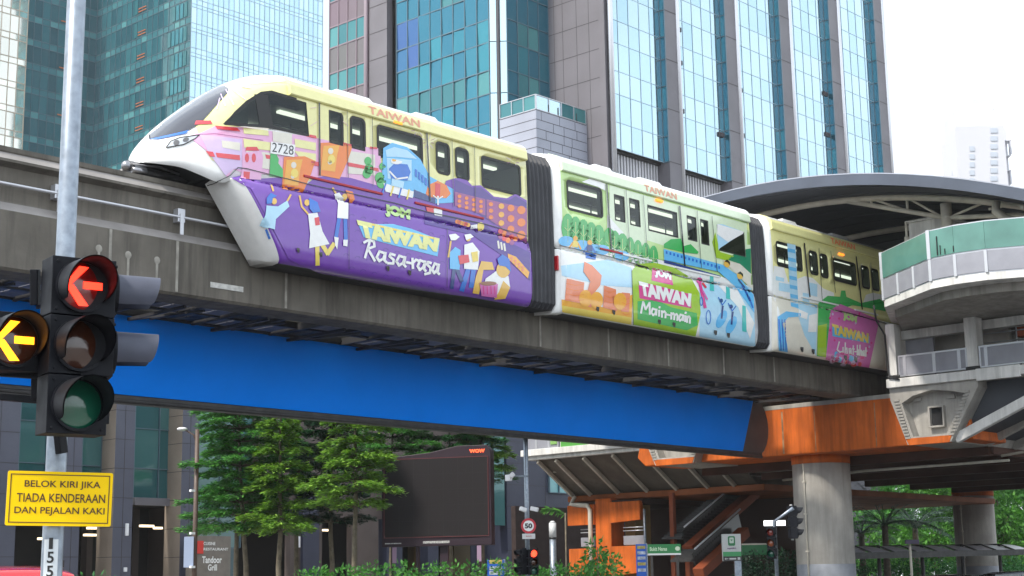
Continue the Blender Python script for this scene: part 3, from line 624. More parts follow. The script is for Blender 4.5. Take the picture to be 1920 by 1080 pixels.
# ---- third car
D = c3
D.poly(t6((180, 510), (230, 520), (250, 590), (330, 560), (370, 570), (420, 620), (470, 640), (480, 700), (430, 700), (176, 658)), 'white', 2); D.poly(t6((610, 690), (625, 650), (660, 640), (700, 650), (715, 700)), 'white', 3)
for q in (((245, 402), (285, 410), (300, 720), (262, 700)),): D.poly(t6(*q), 'ltblue', 3, film=True)
for u in range(7): D.poly(t6(*[(246+u*2.6+a, 425+u*44+b) for a, b in ((0, 0), (36, 8), (38, 26), (2, 18))]), 'sky', 4, film=True)
for q in (((205, 590), (260, 600), (260, 640), (205, 630)), ((350, 590), (390, 600), (390, 660), (350, 650)), ((320, 640), (350, 645), (352, 690), (320, 680)), ((190, 560), (230, 570), (230, 588), (190, 580))): D.poly(t6(*q), 'ltblue', 3)
D.poly(t6((172, 660), (720, 780), (720, 1010), (172, 920)), 'rose', 2)
D.poly(t6((300, 680), (390, 700), (385, 950), (330, 850), (300, 760)), 'ltblue', 3); D.poly(t6((350, 750), (390, 740), (385, 830), (345, 830)), 'white', 4); D.poly(t6((300, 720), (345, 740), (340, 770), (300, 755)), 'white', 4)
D.poly(t6((200, 755), (240, 730), (310, 740), (310, 755), (250, 760), (222, 790), (240, 850), (248, 925), (205, 918)), 'sky', 4); D.poly(t6((225, 790), (260, 765), (330, 850), (385, 945), (250, 925)), 'rose', 5)
for u in range(3): D.line(t6((205+u*14, 770), (215+u*12, 915)), 2, 'blue', 5)
D.poly(t6((395, 690), (440, 655), (500, 660), (505, 630), (525, 630), (530, 660), (600, 690), (690, 670), (720, 690), (720, 730), (560, 700), (450, 740), (440, 950), (388, 945)), 'green', 4); D.poly(t6((392, 800), (435, 790), (432, 950), (390, 940)), 'lime', 5)
D.poly(t6((455, 720), (500, 695), (690, 770), (640, 1000), (430, 960)), 'hotpink', 5)
for u in range(26): D.oval(t6((455+rnd.random()*170, 925+rnd.random()*50+u*.6))[0], 2.5+rnd.random()*3, 2.5+rnd.random()*3, ('magenta', 'sky', 'plum', 'red', 'lilac')[u % 5], 7)
for u in range(14): D.oval(t6((450+rnd.random()*210, 730+rnd.random()*220))[0], 2, 2.4, ('lilac', 'magenta')[u % 2], 6)
D.poly(t6((460, 800), (640, 850), (640, 885), (462, 850)), 'sky', 6)
D.text('JOM', t6((510, 735))[0], t6((580, 755))[0], t6((512, 775))[0], t6((578, 795))[0], 'pale', 8, .075)
D.text('TAIWAN', t6((458, 790))[0], t6((636, 838))[0], t6((462, 840))[0], t6((634, 885))[0], 'gold', 8, .075)
LIHAT = [[(.06, .95), (.0, .2), (.1, .02), (.17, .1)], [(.2, .5), (.21, .05)], [(.27, .95), (.28, .02)], [(.28, .35), (.33, .5), (.35, .02)], [(.47, .5), (.41, .45), (.43, .05), (.48, .4), (.49, .02)], [(.55, .8), (.56, .02)], [(.52, .5), (.59, .5)], [(.61, .28), (.66, .28)], [(.69, .9), (.7, .02)], [(.735, .5), (.74, .02)], [(.78, .95), (.79, .02)], [(.79, .35), (.83, .5), (.85, .02)], [(.93, .5), (.88, .4), (.9, .02), (.94, .4), (.95, .02)], [(.99, .8), (1.0, .02)], [(.97, .5), (1.03, .5)]]
D.brush(LIHAT, t6((482, 925))[0], (54, 8.5), (1, -20), 2.4, 'white', 9)

# ---- seams, vents, panel joints in the film
def seam(C, pts, wd=1.6, mat='black', lay=9): C.line(pts, wd, mat, lay)
seam(A, t3((440, 634), (470, 625), (540, 590), (578, 552), (620, 557), (930, 635), (1330, 722))+t4((400, 585), (660, 640), (870, 700)), 1.5)
seam(A, t3((968, 205), (972, 590)), 2.6); seam(A, t3((1102, 250), (1108, 600)), .9); seam(A, t3((1224, 290), (1228, 640)), .9); seam(A, t3((862, 115), (862, 170)), .8)
seam(A, t4((388, 205), (404, 530)), 2.6); seam(A, t4((504, 238), (513, 560)), .9); seam(A, t4((608, 268), (613, 590)), .9); seam(A, t3((1112, 690), (1112, 1040)), .7); seam(A, t4((484, 660), (482, 930)), .7)
for q in (((398, 392), (470, 388), (700, 420)),): A.line(t3(*q), .9, 'plum', 4)
seam(B, t5((75, 487), (330, 545), (700, 650), (1055, 718)), 1.4); seam(D, t6((170, 655), (420, 710), (720, 790)), 1.3)
for p, q, w_ in (((312, 178), (336, 500), 2.4), ((410, 205), (430, 520), .8), ((497, 235), (520, 540), .8), ((682, 290), (708, 590), 2.4), ((770, 312), (792, 600), .8), ((845, 340), (872, 620), .8), ((440, 610), (448, 885), .7)): seam(B, t5(p, q), w_)
for p, q, w_ in (((325, 402), (352, 660), 2.2), ((395, 425), (412, 690), .7), ((452, 440), (475, 640), .7), ((575, 468), (604, 720), 2.2), ((645, 495), (660, 700), .7)): seam(D, t6(p, q), w_)
for C, tf, qs in ((A, t3, ((865, 945), (975, 965))), (A, t4, ((208, 838), (308, 858))), (B, t5, ((265, 803), (347, 820), (578, 868), (652, 882), (862, 922), (928, 936))), (D, t6, ((312, 908), (366, 918), (522, 948), (572, 958)))):
    for x, y in qs:
        k = {t3: 2.57, t4: 2.45, t5: 2.7, t6: 2.57}[tf]; C.poly(tf((x-6*k/2.6, y-8), (x+9, y-5), (x+8, y+14), (x+2, y+17), (x-6, y+4)), 'black', 9)

# ---- parts of each car
def finish(C, nm, lab, nose=False):
    car = C.up.obj(nm, PALX, train, label=lab)
    sk = C.sk.obj('side_skirt', PALX, car)
    skirt(C.x0, C.x1, 'white', far=True, nose=nose).obj('side_skirt', PALX, car)
    for i, o in enumerate(C.outl):
        if i < C.nw:
            xs = [p[0] for p in o]; zs = [p[1] for p in o]; zb = min(zs)+.68*(max(zs)-min(zs))
            window_piece(C, o, car, 'window'); window_piece(C, o, car, 'window', far=True)
    for i in range(C.nw, len(C.outl)):
        o = C.outl[i]; window_piece(C, o, car, 'door_window'); window_piece(C, o, car, 'door_window', far=True)
    # roof fairing along the gutter
    def fairing(far):
        g = G(); xa = C.x0+.3 if not nose else 22.75
        pr = [(27.985, 13.26), (27.96, 13.29), (27.99, 13.52), (28.04, 13.63), (28.16, 13.73), (28.5, 13.87), (28.5, 13.26)]
        if far: pr = [(2*YC-y, z) for y, z in pr]
        g.prism([(xa, y, z) for y, z in pr], (C.x1-xa, 0, 0), 0)
        for f in g.b.faces:
            c = f.calc_center_median()
            if c.z > 13.6 and abs(f.normal.x) < .5: f.material_index = 1
        return g
    fairing(False).obj('roof_fairing', [PAL[IX['cream' if C is not c2 else 'mint']], PAL[IX['white']]], car)
    fairing(True).obj('roof_fairing', [PAL[IX['white']], PAL[IX['white']]], car)
    # lining, seats, lamps
    g = G(); x = (23.6 if nose else C.x0+.8)
    while x < C.x1-1.2:
        g.box(x, x+1.0, 30.1, 30.75, 11.25, 11.68, 0); g.box(x, x+1.0, 30.68, 30.78, 11.7, 12.15, 0); x += 1.08
    g.obj('seat_row', [M_seat], car)
    for y in (28.75, 30.2):
        g = G(); g.box(23.0 if nose else C.x0+.7, C.x1-.5, y-.07, y+.07, 13.03, 13.09, 0); g.obj('ceiling_lamp', [M_striplight], car)
    g = G(); x = 24.0 if nose else C.x0+1.5
    while x < C.x1-.6: g.tube([(x, 29.5, 11.2), (x, 29.5, 13.1)], .025, 0, 6); x += 1.9
    g.tube([(C.x0+.6 if not nose else 23, 29.1, 12.85), (C.x1-.4, 29.1, 12.85)], .02, 0, 6)
    g.obj('grab_rail', [M_metal], car)
    return car
A.text
carA = finish(c1, 'carriage', 'front car with streamlined white nose and purple wrap', True)
carB = finish(c2, 'carriage', 'green and white middle car')
carC = finish(c3, 'carriage', 'cream and pink rear car entering the station')
window_piece(c1, c1.cab, carA, 'cab_window', bars=[((onY(*t3((690, 200))[0], 28.06).x, onY(*t3((690, 200))[0], 28.06).z), (onY(*t3((712, 358))[0], 28.06).x, onY(*t3((712, 358))[0], 28.06).z), .20)], lab='sloping cab window with a wide black post')
# red or white sills below the doors
for tf, car, p, q, mt in ((t3, carA, (905, 584), (1285, 680), M('door_sill_red', (.42, .015, .03), .4)), (t4, carA, (345, 538), (662, 612), None), (t5, carB, (290, 497), (405, 530), None), (t5, carB, (405, 528), (552, 565), 1), (t5, carB, (668, 592), (895, 648), 1), (t6, carC, (320, 658), (500, 700), 1), (t6, carC, (580, 722), (690, 745), 1)):
    if mt not in (None, 1): sill = mt
    a, b = onY(*tf(p)[0], 27.92), onY(*tf(q)[0], 27.92); z = (a.z+b.z)/2
    G().box(a.x, b.x, 27.95, 28.03, z-.03, z+.03).obj('door_sill', [M_whitepaint if mt == 1 else sill], car, bevel=.01)
# letters along the gutter
M_faded = M('faded_red_letters', (.80, .36, .26), .5); M_orl = M('orange_letters', (.85, .16, .04), .4)
for tf, car, q, mt in ((t4, carA, ((128, 84), (364, 152), (140, 114), (362, 184)), M_faded), (t5, carB, ((512, 195), (675, 240), (515, 222), (675, 265)), M_faded), (t6, carC, ((460, 402), (577, 438), (464, 428), (577, 462)), M_orl)):
    p = [onY(*a, 27.95) for a in tf(*q)]; g = G()
    x0, x1 = p[0].x, p[1].x; z0, z1 = 13.335, 13.545
    lettering(g, 'TAIWAN', (x0, 27.962, z0), (x1-x0, 0, 0), (0, .026, z1-z0), 0, .02)
    for v in g.b.verts: v.co.y -= .006
    g.obj('name_lettering', [mt], car)
for car, px in ((carA, t4((262, 172))[0]), (carB, t5((588, 260))[0]), (carC, t6((512, 455))[0])):
    p = onY(*px, 27.96); G().box(p.x-.16, p.x+.16, 27.96, 28.03, p.z-.03, p.z+.04).obj('door_lamp', [glow('amber_lamp', (1, .25, .02), 1.2)], car, bevel=.01)
# roof units
for car, xs in ((carA, ((24.7, 26.2), (27.5, 28.6))), (carB, ((35.0, 36.1), (37.2, 38.6))), (carC, ((45.3, 46.5), (48.6, 50)))):
    for a, b in xs:
        g = G(); g.prism([(a, 28.7, 13.9), (a+.15, 28.7, 14.06), (b-.25, 28.7, 14.06), (b, 28.7, 13.9)], (0, 1.6, 0), 0); g.obj('roof_unit', [M_whitepaint], car, bevel=.03)
# head: windscreen, headlights, coupler, grille
g = G(); c1.poly(t3((152, 415), (162, 380), (180, 345), (240, 270), (330, 205), (440, 166), (520, 160), (536, 172), (530, 195), (480, 250), (400, 340), (345, 372), (250, 395)), 0, 4, into=g)
c1.poly(t3((152, 418), (250, 396), (345, 373), (330, 388), (200, 416)), 1, 5, into=g); c1.line(t3((160, 415), (155, 395), (178, 340)), 2.2, 2, 6, into=g)
g.obj('windscreen', [M_wind, PAL[IX['blue']], M_rubber], carA, label='raked dark windscreen above a blue stripe')
g = G(); hl = t3((235, 456), (258, 425), (300, 408), (395, 394), (375, 412), (320, 440)); c1.poly(hl, 0, 3, into=g); c1.line(hl, 1.6, 1, 4, close=True, into=g)
c1.oval(t3((285, 432))[0], 6, 5, 2, 4, -.4, into=g); c1.oval(t3((330, 418))[0], 6, 4, 2, 4, -.4, into=g); g.obj('headlight', [M_lens, M_rubber, M_metal], carA, label='slanted headlight with black rim')
g = G()
g.tube([(20.87, YC, 11.05), (19.77, YC, 11.05), (19.27, YC, 11.05)], .11, 0, 10); g.tube([(19.52, YC, 11.05), (19.25, YC, 11.05)], .2, 0, 14); g.ball((19.17, YC-.1, 11.08), .12, 1); g.ball((19.22, YC+.12, 10.98), .09, 0); g.tube([(19.57, YC-.3, 10.98), (19.22, YC-.25, 10.97)], .07, 1, 8); g.box(19.3, 19.6, YC-.26, YC+.26, 10.96, 11.1, 0)
g.tube([(19.25, YC-.22, 11.1), (19.9, YC-.32, 11.15), (20.4, YC-.4, 11.05)], .03, 0, 6); g.tube([(19.25, YC+.2, 11.1), (20.0, YC+.3, 11.15)], .03, 0, 6)
g.obj('coupler', [M_metal, M('coupler_knob', (.3, .3, .32), .3, metal=.8)], carA)
g = G(); g.box(20.9, 22.6, 28.75, 30.25, 10.93, 11.02, 0); g.obj('bogie_cover', [M_under], carA)
# hatch outlines on the white skirt edge
for x0, x1, nm, lab in ((31.25, 32.5, 'gangway_bellows', None), (42.3, 43.35, 'gangway_bellows', None)):
    rr = []; x = x0; k = 0; n = 7
    for i in range(n*4+1):
        x = x0+(x1-x0)*i/(n*4); s_ = 1.0 if i % 4 in (1, 2) else .965
        rr.append((x, s_))
    g = G(); P = [(0, 9.2), (1.3, 9.15), (1.42, 9.3), (1.44, 10.2), (1.43, 11.5), (1.4, 12.8), (1.36, 13.35), (1.2, 13.62), (.7, 13.8), (0, 13.84)]
    rings = []
    for x, s_ in rr:
        h = [(y*s_, 11.5+(z-11.5)*(s_*.5+.5)) for y, z in P]
        rings.append([(x, YC-y, z) for y, z in h]+[(x, YC+y, z) for y, z in h[-2:0:-1]])
    loft(g, rings, lambda i, k, n: 0, cap=False)
    for f in g.b.faces: f.smooth = False
    g.obj('gangway_bellows', [M_bellow], train)
G().box(32.47, 32.53, 27.99, 28.3, 10.3, 10.72).obj('tail_lamp', [M('reflector_red', (.5, .01, .02), .3)], carB, bevel=.01)  # unlit red reflector on the car end
# ================================================================ GUIDEWAY, BOARD, STATION
M_conc = M('weathered_concrete', (.165, .148, .125), .85, var=.35, vs=.9, streak=.55, bump=.25, bs=5)
M_conc2 = M('pale_concrete', (.42, .40, .37), .85, var=.3, vs=1.2, streak=.35, bump=.2, bs=6)
M_flange = M('skylit_beam_flange', (.30, .28, .27), .85, var=.25, vs=1.5, streak=.15, bump=.2, bs=5)  # paler concrete colour stands in for sky light on flange and ledge
M_cable = M('black_cable', (.012, .012, .013), .5)
M_shadeor = M('shaded_orange', (.22, .045, .010), .7, var=.3, vs=1)  # darker copy of the orange paint; deck shade put into the colour
M_sof2 = M('stained_edge_beam', (.34, .32, .29), .85, var=.4, vs=1.2, streak=.45)
M_stain = M('lime_streak', (.36, .34, .30), .9, var=.4, vs=4)
M_grate = M('grating_steel', (.22, .22, .25), .6, var=.3); M_dsteel = M('dark_steel', (.035, .034, .036), .55, var=.4, vs=4)
M_galv = M('galvanised_steel', (.30, .345, .41), .36, metal=.6, var=.35, vs=14); M_blue = M('blank_blue_board', (.0, .235, .97), .75, spec=.06, var=.04, vs=1)
M_orange = M('orange_paint', (.68, .15, .022), .65, spec=.25, var=.35, vs=.8, streak=.5); M_white = M('aged_white_paint', (.78, .77, .75), .65, var=.25, vs=1.5, streak=.38)
M_greyp = M('grey_panel', (.29, .295, .34), .4, var=.15, vs=2); M_greenglass = M('green_film_glass', (.10, .25, .215), .15, var=.25, vs=1.1, coat=.3)
M_alu = M('aluminium', (.55, .56, .60), .35, metal=.5); M_roof = M('roof_sheet', (.085, .10, .135), .45, metal=.3, var=.25, vs=.7); M_soffit = M('roof_lining', (.045, .05, .062), .7)  # lining kept dark so the soffit colour carries the shade
M_cream = M('cream_tube', (.60, .56, .48), .5, var=.2, vs=3); M_dark = M('dark_fill', (.012, .012, .014), .8); M_sof = M('soffit_concrete', (.15, .13, .105), .85, var=.4, vs=1.0, streak=.3)  # near-black fill, also painted shade in holes; soffit darkened for shade under decks
M_tealwall = M('teal_wall', (.16, .24, .24), .6); M_redline = M('red_line_paint', (.5, .10, .03), .5)
def beam_profile(s=1, yc=29.5):
    h = [(.4, 10.85), (.4, 10.75), (.38, 10.72), (.5, 10.56), (.5, 10.50), (.32, 10.42), (.30, 9.70), (.32, 9.66), (.5, 9.45), (.5, 8.24), (.44, 8.18)]
    return [(yc-a, z) for a, z in h]+[(yc+a, z) for a, z in reversed(h)]
def guideway(yc, label):
    o = thing('guideway_beam', (28, yc, 8.18), label, 'guideway beam', 'concrete monorail beams')
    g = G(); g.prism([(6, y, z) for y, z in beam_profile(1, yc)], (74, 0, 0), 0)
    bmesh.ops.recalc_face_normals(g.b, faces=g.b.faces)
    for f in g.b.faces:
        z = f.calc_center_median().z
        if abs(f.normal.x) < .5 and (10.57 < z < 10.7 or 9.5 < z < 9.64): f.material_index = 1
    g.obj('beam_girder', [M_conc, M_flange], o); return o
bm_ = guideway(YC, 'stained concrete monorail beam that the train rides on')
for px, py, pw in ((208, 430, 4), (332, 500, 5), (536, 560, 5), (1013, 620, 4), (1141, 640, 4), (1253, 660, 3), (1357, 680, 3), (1452, 700, 3)):
    p = onY(px, py, 29); g = G(); g.box(p.x-.035, p.x+.035, 28.995, 29.05, 8.26, 9.44); g.obj('joint_seal', [M_stain], bm_)
g = G(); p, q = onY(395, 522, 28.99), onY(456, 548, 28.99); g.box(p.x, q.x, 28.985, 29.02, q.z, p.z-.08); g.obj('marker_plate', [M('marker_paper', (.62, .61, .58), .7, var=.35, vs=9)], bm_)
for px, py in ((241, 478), (295, 488), (186, 466)):
    p = onY(px, py, 28.99); g = G(); g.ball((p.x, 29.0, p.z), .09, 0, (1, .12, 1)); g.box(p.x-.03, p.x+.03, 28.994, 29.03, p.z-.5, p.z, 0); g.obj('drain_stain', [M_stain], bm_)
g = G(); g.tube([(6, 29.02, 10.02), (30, 29.02, 10.02), (49, 29.02, 10.02)], .035, 0, 8); g.obj('conduit', [M_alu], bm_)
for px in (108, 338, -70, -300):
    p = onY(px, 360+px*.18, 29.05); g = G(); g.box(p.x-.1, p.x+.1, 29.0, 29.22, 9.9, 10.22); g.box(p.x-.05, p.x+.05, 28.97, 29.0, 9.6, 10.1); g.obj('conduit_bracket', [M_alu], bm_, bevel=.01)
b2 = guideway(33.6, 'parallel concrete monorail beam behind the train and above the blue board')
# walkway hung between the two beams
wk = thing('maintenance_walkway', (28, 31.3, 8.3), 'dark steel grating walkway slung between the two monorail beams', 'walkway')
g = G()
for y in (30.06, 31.2, 32.34): g.box(8, 49.4, y-.05, y+.05, 8.26, 8.42, 0)
x = 8.2
while x < 49.3: g.box(x-.04, x+.04, 30.0, 32.4, 8.22, 8.40, 0); x += 1.25
x = 8.8
while x < 49: g.box(x-.03, x+.03, 30.0, 32.9, 8.12, 8.2, 0); g.beam((x, 32.3, 8.15), (x+.62, 30.1, 8.15), .06, .06, 0); x += 2.5
g.obj('walkway_frame', [M_dsteel], wk)
x = 8.2; k = 0
while x < 48.2:
    for ya, yb in ((30.12, 31.14), (31.26, 32.28)):
        if (k*7+int(ya)) % 5 != 1:
            g = G(); n = 2
            for i in range(n):
                for j in range(n):
                    xa = x+.08+i*.56; y0 = ya+j*.52
                    g.box(xa, xa+.52, y0, y0+.48, 8.30, 8.33, 0)
            g.obj('grating', [M_grate if (k+int(ya)) % 3 else M_dsteel], wk)
    x += 1.25; k += 1
# blue board
bd = thing('blue_billboard', (28, 32.6, 6.05), 'long blank blue billboard hung under the monorail beam', 'billboard')
g = G(); g.prism([(8, 32.36, 6.30), onY(1393, 846, 32.36), onY(1412, 752, 32.36), (8, 32.36, 8.28)], (0, .05, 0), 0); g.obj('blue_face', [M_blue], bd)
g = G(); xe = onY(1440, 790, 32.42).x-.9; pr = [(8, 32.42, 6.12), (xe+.2, 32.42, 6.12)]
for k in range(9): a = rad(-70+140*k/8); pr.append((xe+.9*math.cos(a), 32.42, 7.22+1.08*math.sin(a)))
pr += [(xe+.2, 32.42, 8.33), (8, 32.42, 8.33)]
g.prism(pr, (0, .5, 0), 0); g.obj('dark_casing', [M('casing_grey', (.055, .06, .065), .5, var=.3, vs=1.5)], bd)
g = G(); g.box(8, xe+.1, 32.22, 32.44, 6.12, 6.24, 0); g.tube([(8, 32.25, 6.14), (xe+.1, 32.25, 6.10)], .06, 0, 8); g.box(8, xe, 32.26, 32.41, 8.28, 8.36, 0)
g.obj('board_rail', [M_dsteel], bd)

# ---------------------------------------------------------------- station piers
def X(px, py, x=49.9): return onX(px, py, x)
def pier(x, label, col_xy):
    o = thing('station_pier', (x+1.3, 31.7, 0), label, 'pier', 'concrete piers under the station')
    g = G(); x0, x1 = x, x+2.6
    pr = [(x0, 24.6, 6.3), (x0, 25.3, 6.24), (x0, 39.0, 6.24), (x0, 39.4, 6.6), (x0, 39.0, 8.0), (x0, 37.6, 8.14), (x0, 26.4, 8.14), (x0, 24.8, 7.9)]
    g.prism(pr, (2.6, 0, 0), 0); g.obj('crossbeam', [M_orange], o, bevel=.05)
    g = G(); g.box(x0-.01, x0+.3, 25.4, 38.3, 8.0, 8.17, 0); g.obj('bare_concrete_cap', [M_conc2], o, bevel=.02)
    for y, w_ in ((33.4, .04), (32.3, .07), (30.9, .03), (28.35, .04)): g = G(); g.box(x0-.006, x0+.02, y, y+w_, 6.3, 7.9, 0); g.obj('paint_run', [M('runs_%d_%d' % (x, y*10), (.40, .24, .13), .8, var=.7, vs=4)], o)
    cx, cy = col_xy
    g = G(); g.tube([(cx, cy, 0), (cx, cy, 3.1), (cx, cy, 6.0)], 1.1, 0, 32); g.obj('column', [M_conc2], o)
    g = G(); g.tube([(cx, cy, 5.93), (cx, cy, 6.26)], 1.115, 0, 32); g.obj('orange_collar', [M_orange], o)
    g = G(); g.tube([(cx, cy, 0), (cx, cy, 2.15)], 1.108, 0, 32); g.obj('grey_base_band', [M('grey_paint', (.25, .27, .31), .7, var=.2)], o)
    g = G(); a = math.atan2(cy, cx)+math.pi-.62+1.25
    px_, py_ = cx-1.13*math.cos(math.atan2(cy, cx)-.62), cy-1.13*math.sin(math.atan2(cy, cx)-.62)
    g.tube([(px_, py_, 0), (px_, py_, 5.7), (px_+.1, py_+.1, 6.1)], .035, 0, 8)
    for z in (1.2, 2.6, 4.0, 5.2): g.box(px_-.06, px_+.06, py_-.06, py_+.06, z, z+.06, 0)
    g.obj('drain_pipe', [M_cream], o)
    return o
pier(50.45, 'nearer orange crossbeam pier with a round grey column in front of the palms', (52.1, 31.75))
pier(78.6, 'farther shaded pier with a dark round column at the right', (80.4, 39.5))
# ---------------------------------------------------------------- station
st = thing('monorail_station', (60, 31.5, 0), 'elevated monorail station with arched dark roof, green glass parapet and white decks', 'station')
# deck girder with the tapered open end
def tapered_end(poly, x, parent, hole=True):
    """poly: (y, z) corners top-left, top-right, bottom-right, bottom-left as seen from the street"""
    (a, b, c, d) = poly
    cy = sum(p[0] for p in poly)/4; cz = sum(p[1] for p in poly)/4
    def s_(p, k, dz=0): return (cy+(p[0]-cy)*k, cz+(p[1]-cz)*k+dz)
    g = G()
    inn = [s_(a, .74, -.12), s_(b, .74, -.12), s_(c, .76, .02), s_(d, .76, .02)]
    mid = ((inn[0][0]+inn[1][0])/2, (inn[0][1]+inn[1][1])/2+.16)
    inn6 = [(inn[0][0]*.98+inn[1][0]*.02, inn[0][1]-.18), (inn[0][0]*.8+inn[1][0]*.2, inn[0][1]+.05), mid, (inn[0][0]*.2+inn[1][0]*.8, inn[0][1]+.08), (inn[1][0], inn[1][1]-.12), inn[2], inn[3]]
    out7 = [(a[0]*.97+d[0]*.03, a[1]*.8+d[1]*.2), a, ((a[0]+b[0])/2, (a[1]+b[1])/2), b, (b[0], b[1]*.85+c[1]*.15), c, d]
    n = 7
    for i in range(n):
        j = (i+1) % n
        o1, o2, i1, i2 = out7[i], out7[j], inn6[i], inn6[j]
        g.face([(x, *o1), (x, *o2), (x, *i2), (x, *i1)], 0)
        g.face([(x, *i1), (x, *i2), (x+.48, *i2), (x+.48, *i1)], 0)
        g.face([(x, *o2), (x, *o1), (x+30, *o1), (x+30, *o2)], 0)
    g.face([(x+.48, *p) for p in inn6], 0)
    bmesh.ops.recalc_face_normals(g.b, faces=g.b.faces)
    g.obj('girder_end', [M_conc2], parent)
    g = G()
    for (p, q) in ((a, d), (b, c)):
        for k in range(13):
            t = .22+.72*k/13; y = p[0]+(q[0]-p[0])*t; z = p[1]+(q[1]-p[1])*t; dy = (cy-y)*.10
            g.box(x-.035, x+.01, y+dy-.10, y+dy+.10, z-.03, z+.035, 0)
    g.obj('girder_teeth', [M_conc2], parent)
    g = G(); dy = d[0]-c[0]
    g.prism([(x-.02, d[0]+.05, d[1]+.22), (x-.02, c[0]-.05, c[1]+.22), (x-.02, c[0]+.06, c[1]-.02), (x-.02, d[0]-.06, d[1]-.02)], (.2, 0, 0), 0)
    g.obj('orange_lip', [M_orange], parent)
    if hole:
        g = G(); y0, y1 = cy-.28, cy+.2; z0, z1 = cz-.42, cz+.22
        g.box(x+.45, x+.475, y0, y1, z0, z1, 0); g.obj('opening_shade', [M_dark], parent)  # near-black plate painted for the shade inside the opening
        g = G(); g.box(x+.30, x+.47, y1, y1+.07, z0-.05, z1+.05); g.box(x+.30, x+.47, y0-.05, y0, z0-.05, z1+.05); g.box(x+.30, x+.47, y0, y1, z0-.06, z0); g.box(x+.30, x+.47, y0, y1, z1, z1+.06); g.obj('opening_frame', [M_conc2], parent)
        g = G()
        for yy in (cy-.75, cy+.55): g.box(x+.38, x+.475, yy, yy+.28, cz+.5, cz+.62)
        g.obj('lifting_block', [M_conc2], parent)
    return g
tapered_end([(27.42, 8.27), (24.03, 8.36), (25.17, 6.22), (26.83, 6.22)], 49.9, st)
tapered_end([(38.9, 8.27), (35.6, 8.36), (36.2, 6.2), (38.1, 6.2)], 49.95, st, False)
# lower deck
g = G(); g.box(49.75, 80, 16, 27.45, 8.28, 8.6, 0); g.box(49.72, 49.8, 22.4, 24.0, 8.2, 8.62, 0); g.obj('concourse_deck', [M_white], st, bevel=.02)
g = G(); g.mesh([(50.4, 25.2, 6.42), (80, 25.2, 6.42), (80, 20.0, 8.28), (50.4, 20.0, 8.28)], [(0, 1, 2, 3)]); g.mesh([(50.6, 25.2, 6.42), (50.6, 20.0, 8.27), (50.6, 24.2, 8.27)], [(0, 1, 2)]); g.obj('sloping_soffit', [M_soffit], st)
for k in range(8):
    x = 50.55+k*2.25; g = G(); g.beam((x-.28, 25.15, 6.33), (x-.28, 20.3, 8.32), .26, .34, 0, up=(0, .3, 1)); g.obj('raking_rib', [M_white if k == 0 else M_conc2], st, bevel=.03)
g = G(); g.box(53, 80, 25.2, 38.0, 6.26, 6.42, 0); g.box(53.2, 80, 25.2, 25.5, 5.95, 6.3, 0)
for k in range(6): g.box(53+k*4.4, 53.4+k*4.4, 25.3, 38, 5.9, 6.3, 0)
g.obj('underside_slab', [M('shaded_orange_soffit', (.07, .022, .010), .8, var=.4, vs=.6)], st)  # orange darkened in its colour to deepen the shade under the station
g = G(); g.box(50.7, 80, 25.3, 26.7, 6.5, 8.2, 0); g.obj('deck_girder', [M_conc2], st)
g = G(); g.tube([(54, 25, 5.75), (54, 31, 5.72), (56, 36, 5.72)], .05, 0, 8); g.tube([(53.6, 22, 6.2), (53.6, 25.1, 5.9)], .05, 0, 8); g.obj('service_pipe', [M_cream], st)
# lower storey walls and railing
for b_ in ((49.85, 50.25, 27.05, 27.42), (49.9, 50.4, 23.95, 24.4), (49.9, 50.4, 19.4, 19.9)): g = G(); g.box(*b_, 8.6, 10.6, 0); g.obj('white_post', [M_white], st, bevel=.02)
g = G(); g.box(52.4, 52.6, 23.9, 27.4, 8.6, 10.6, 0); g.box(53.5, 53.7, 16.5, 24, 8.6, 10.6, 0); g.box(50.3, 53.5, 27.2, 27.4, 8.6, 10.6, 0); g.obj('back_wall', [M('cream_wall', (.68, .65, .60), .7, var=.15)], st)
g = G(); g.tube([(47.5, 26.5, 10.9), (47.8, 26.6, 10.4), (49.7, 27.35, 10.2), (49.78, 27.36, 9.0), (49.7, 27.3, 8.65), (49.72, 26.9, 8.55)], .035, 0, 6); g.obj('loose_cable', [M_cable], st)
for y in (27.24, 24.18): g = G(); g.box(49.8, 50.0, y-.3, y+.22, 8.6, 8.74, 0); g.obj('dark_junction', [M_cable], st, bevel=.04)  # dark block at the foot of each post
g = G(); g.box(52.36, 52.4, 24.5, 27.0, 9.72, 9.79, 0); g.obj('wall_stripe', [M_redline], st)
g = G(); g.box(50.9, 51.0, 26.1, 27.2, 8.6, 10.5, 0); g.obj('grey_partition', [M_greyp], st)
g = G(); g.box(52.9, 53.48, 20.2, 23.6, 8.6, 10.4, 0); g.obj('teal_partition', [M_tealwall], st)
for (y0, y1, z0, z1, m_) in ((23.2, 23.8, 9.2, 9.6, M_white), (22.2, 22.9, 9.15, 9.6, M_white), (21.0, 21.8, 9.1, 9.7, M_dsteel), (22.5, 23.3, 9.85, 10.2, M_redline), (20.5, 21, 9.5, 10, M_greyp)):
    g = G(); g.box(51.6, 52.2, y0, y1, z0, z1); g.obj('equipment_box', [m_], st, bevel=.03)
for y in (21.2, 22.0, 23.0): g = G(); g.tube([(51, y, 8.62), (51, y, 10.6)], .03, 0, 6); g.obj('pipe', [M_alu], st)
for z in (9.6, 9.92): g = G(); g.tube([(50.6, 19.9, z), (50.6, 24, z)], .022, 0, 6); g.obj('pipe', [M_alu], st)
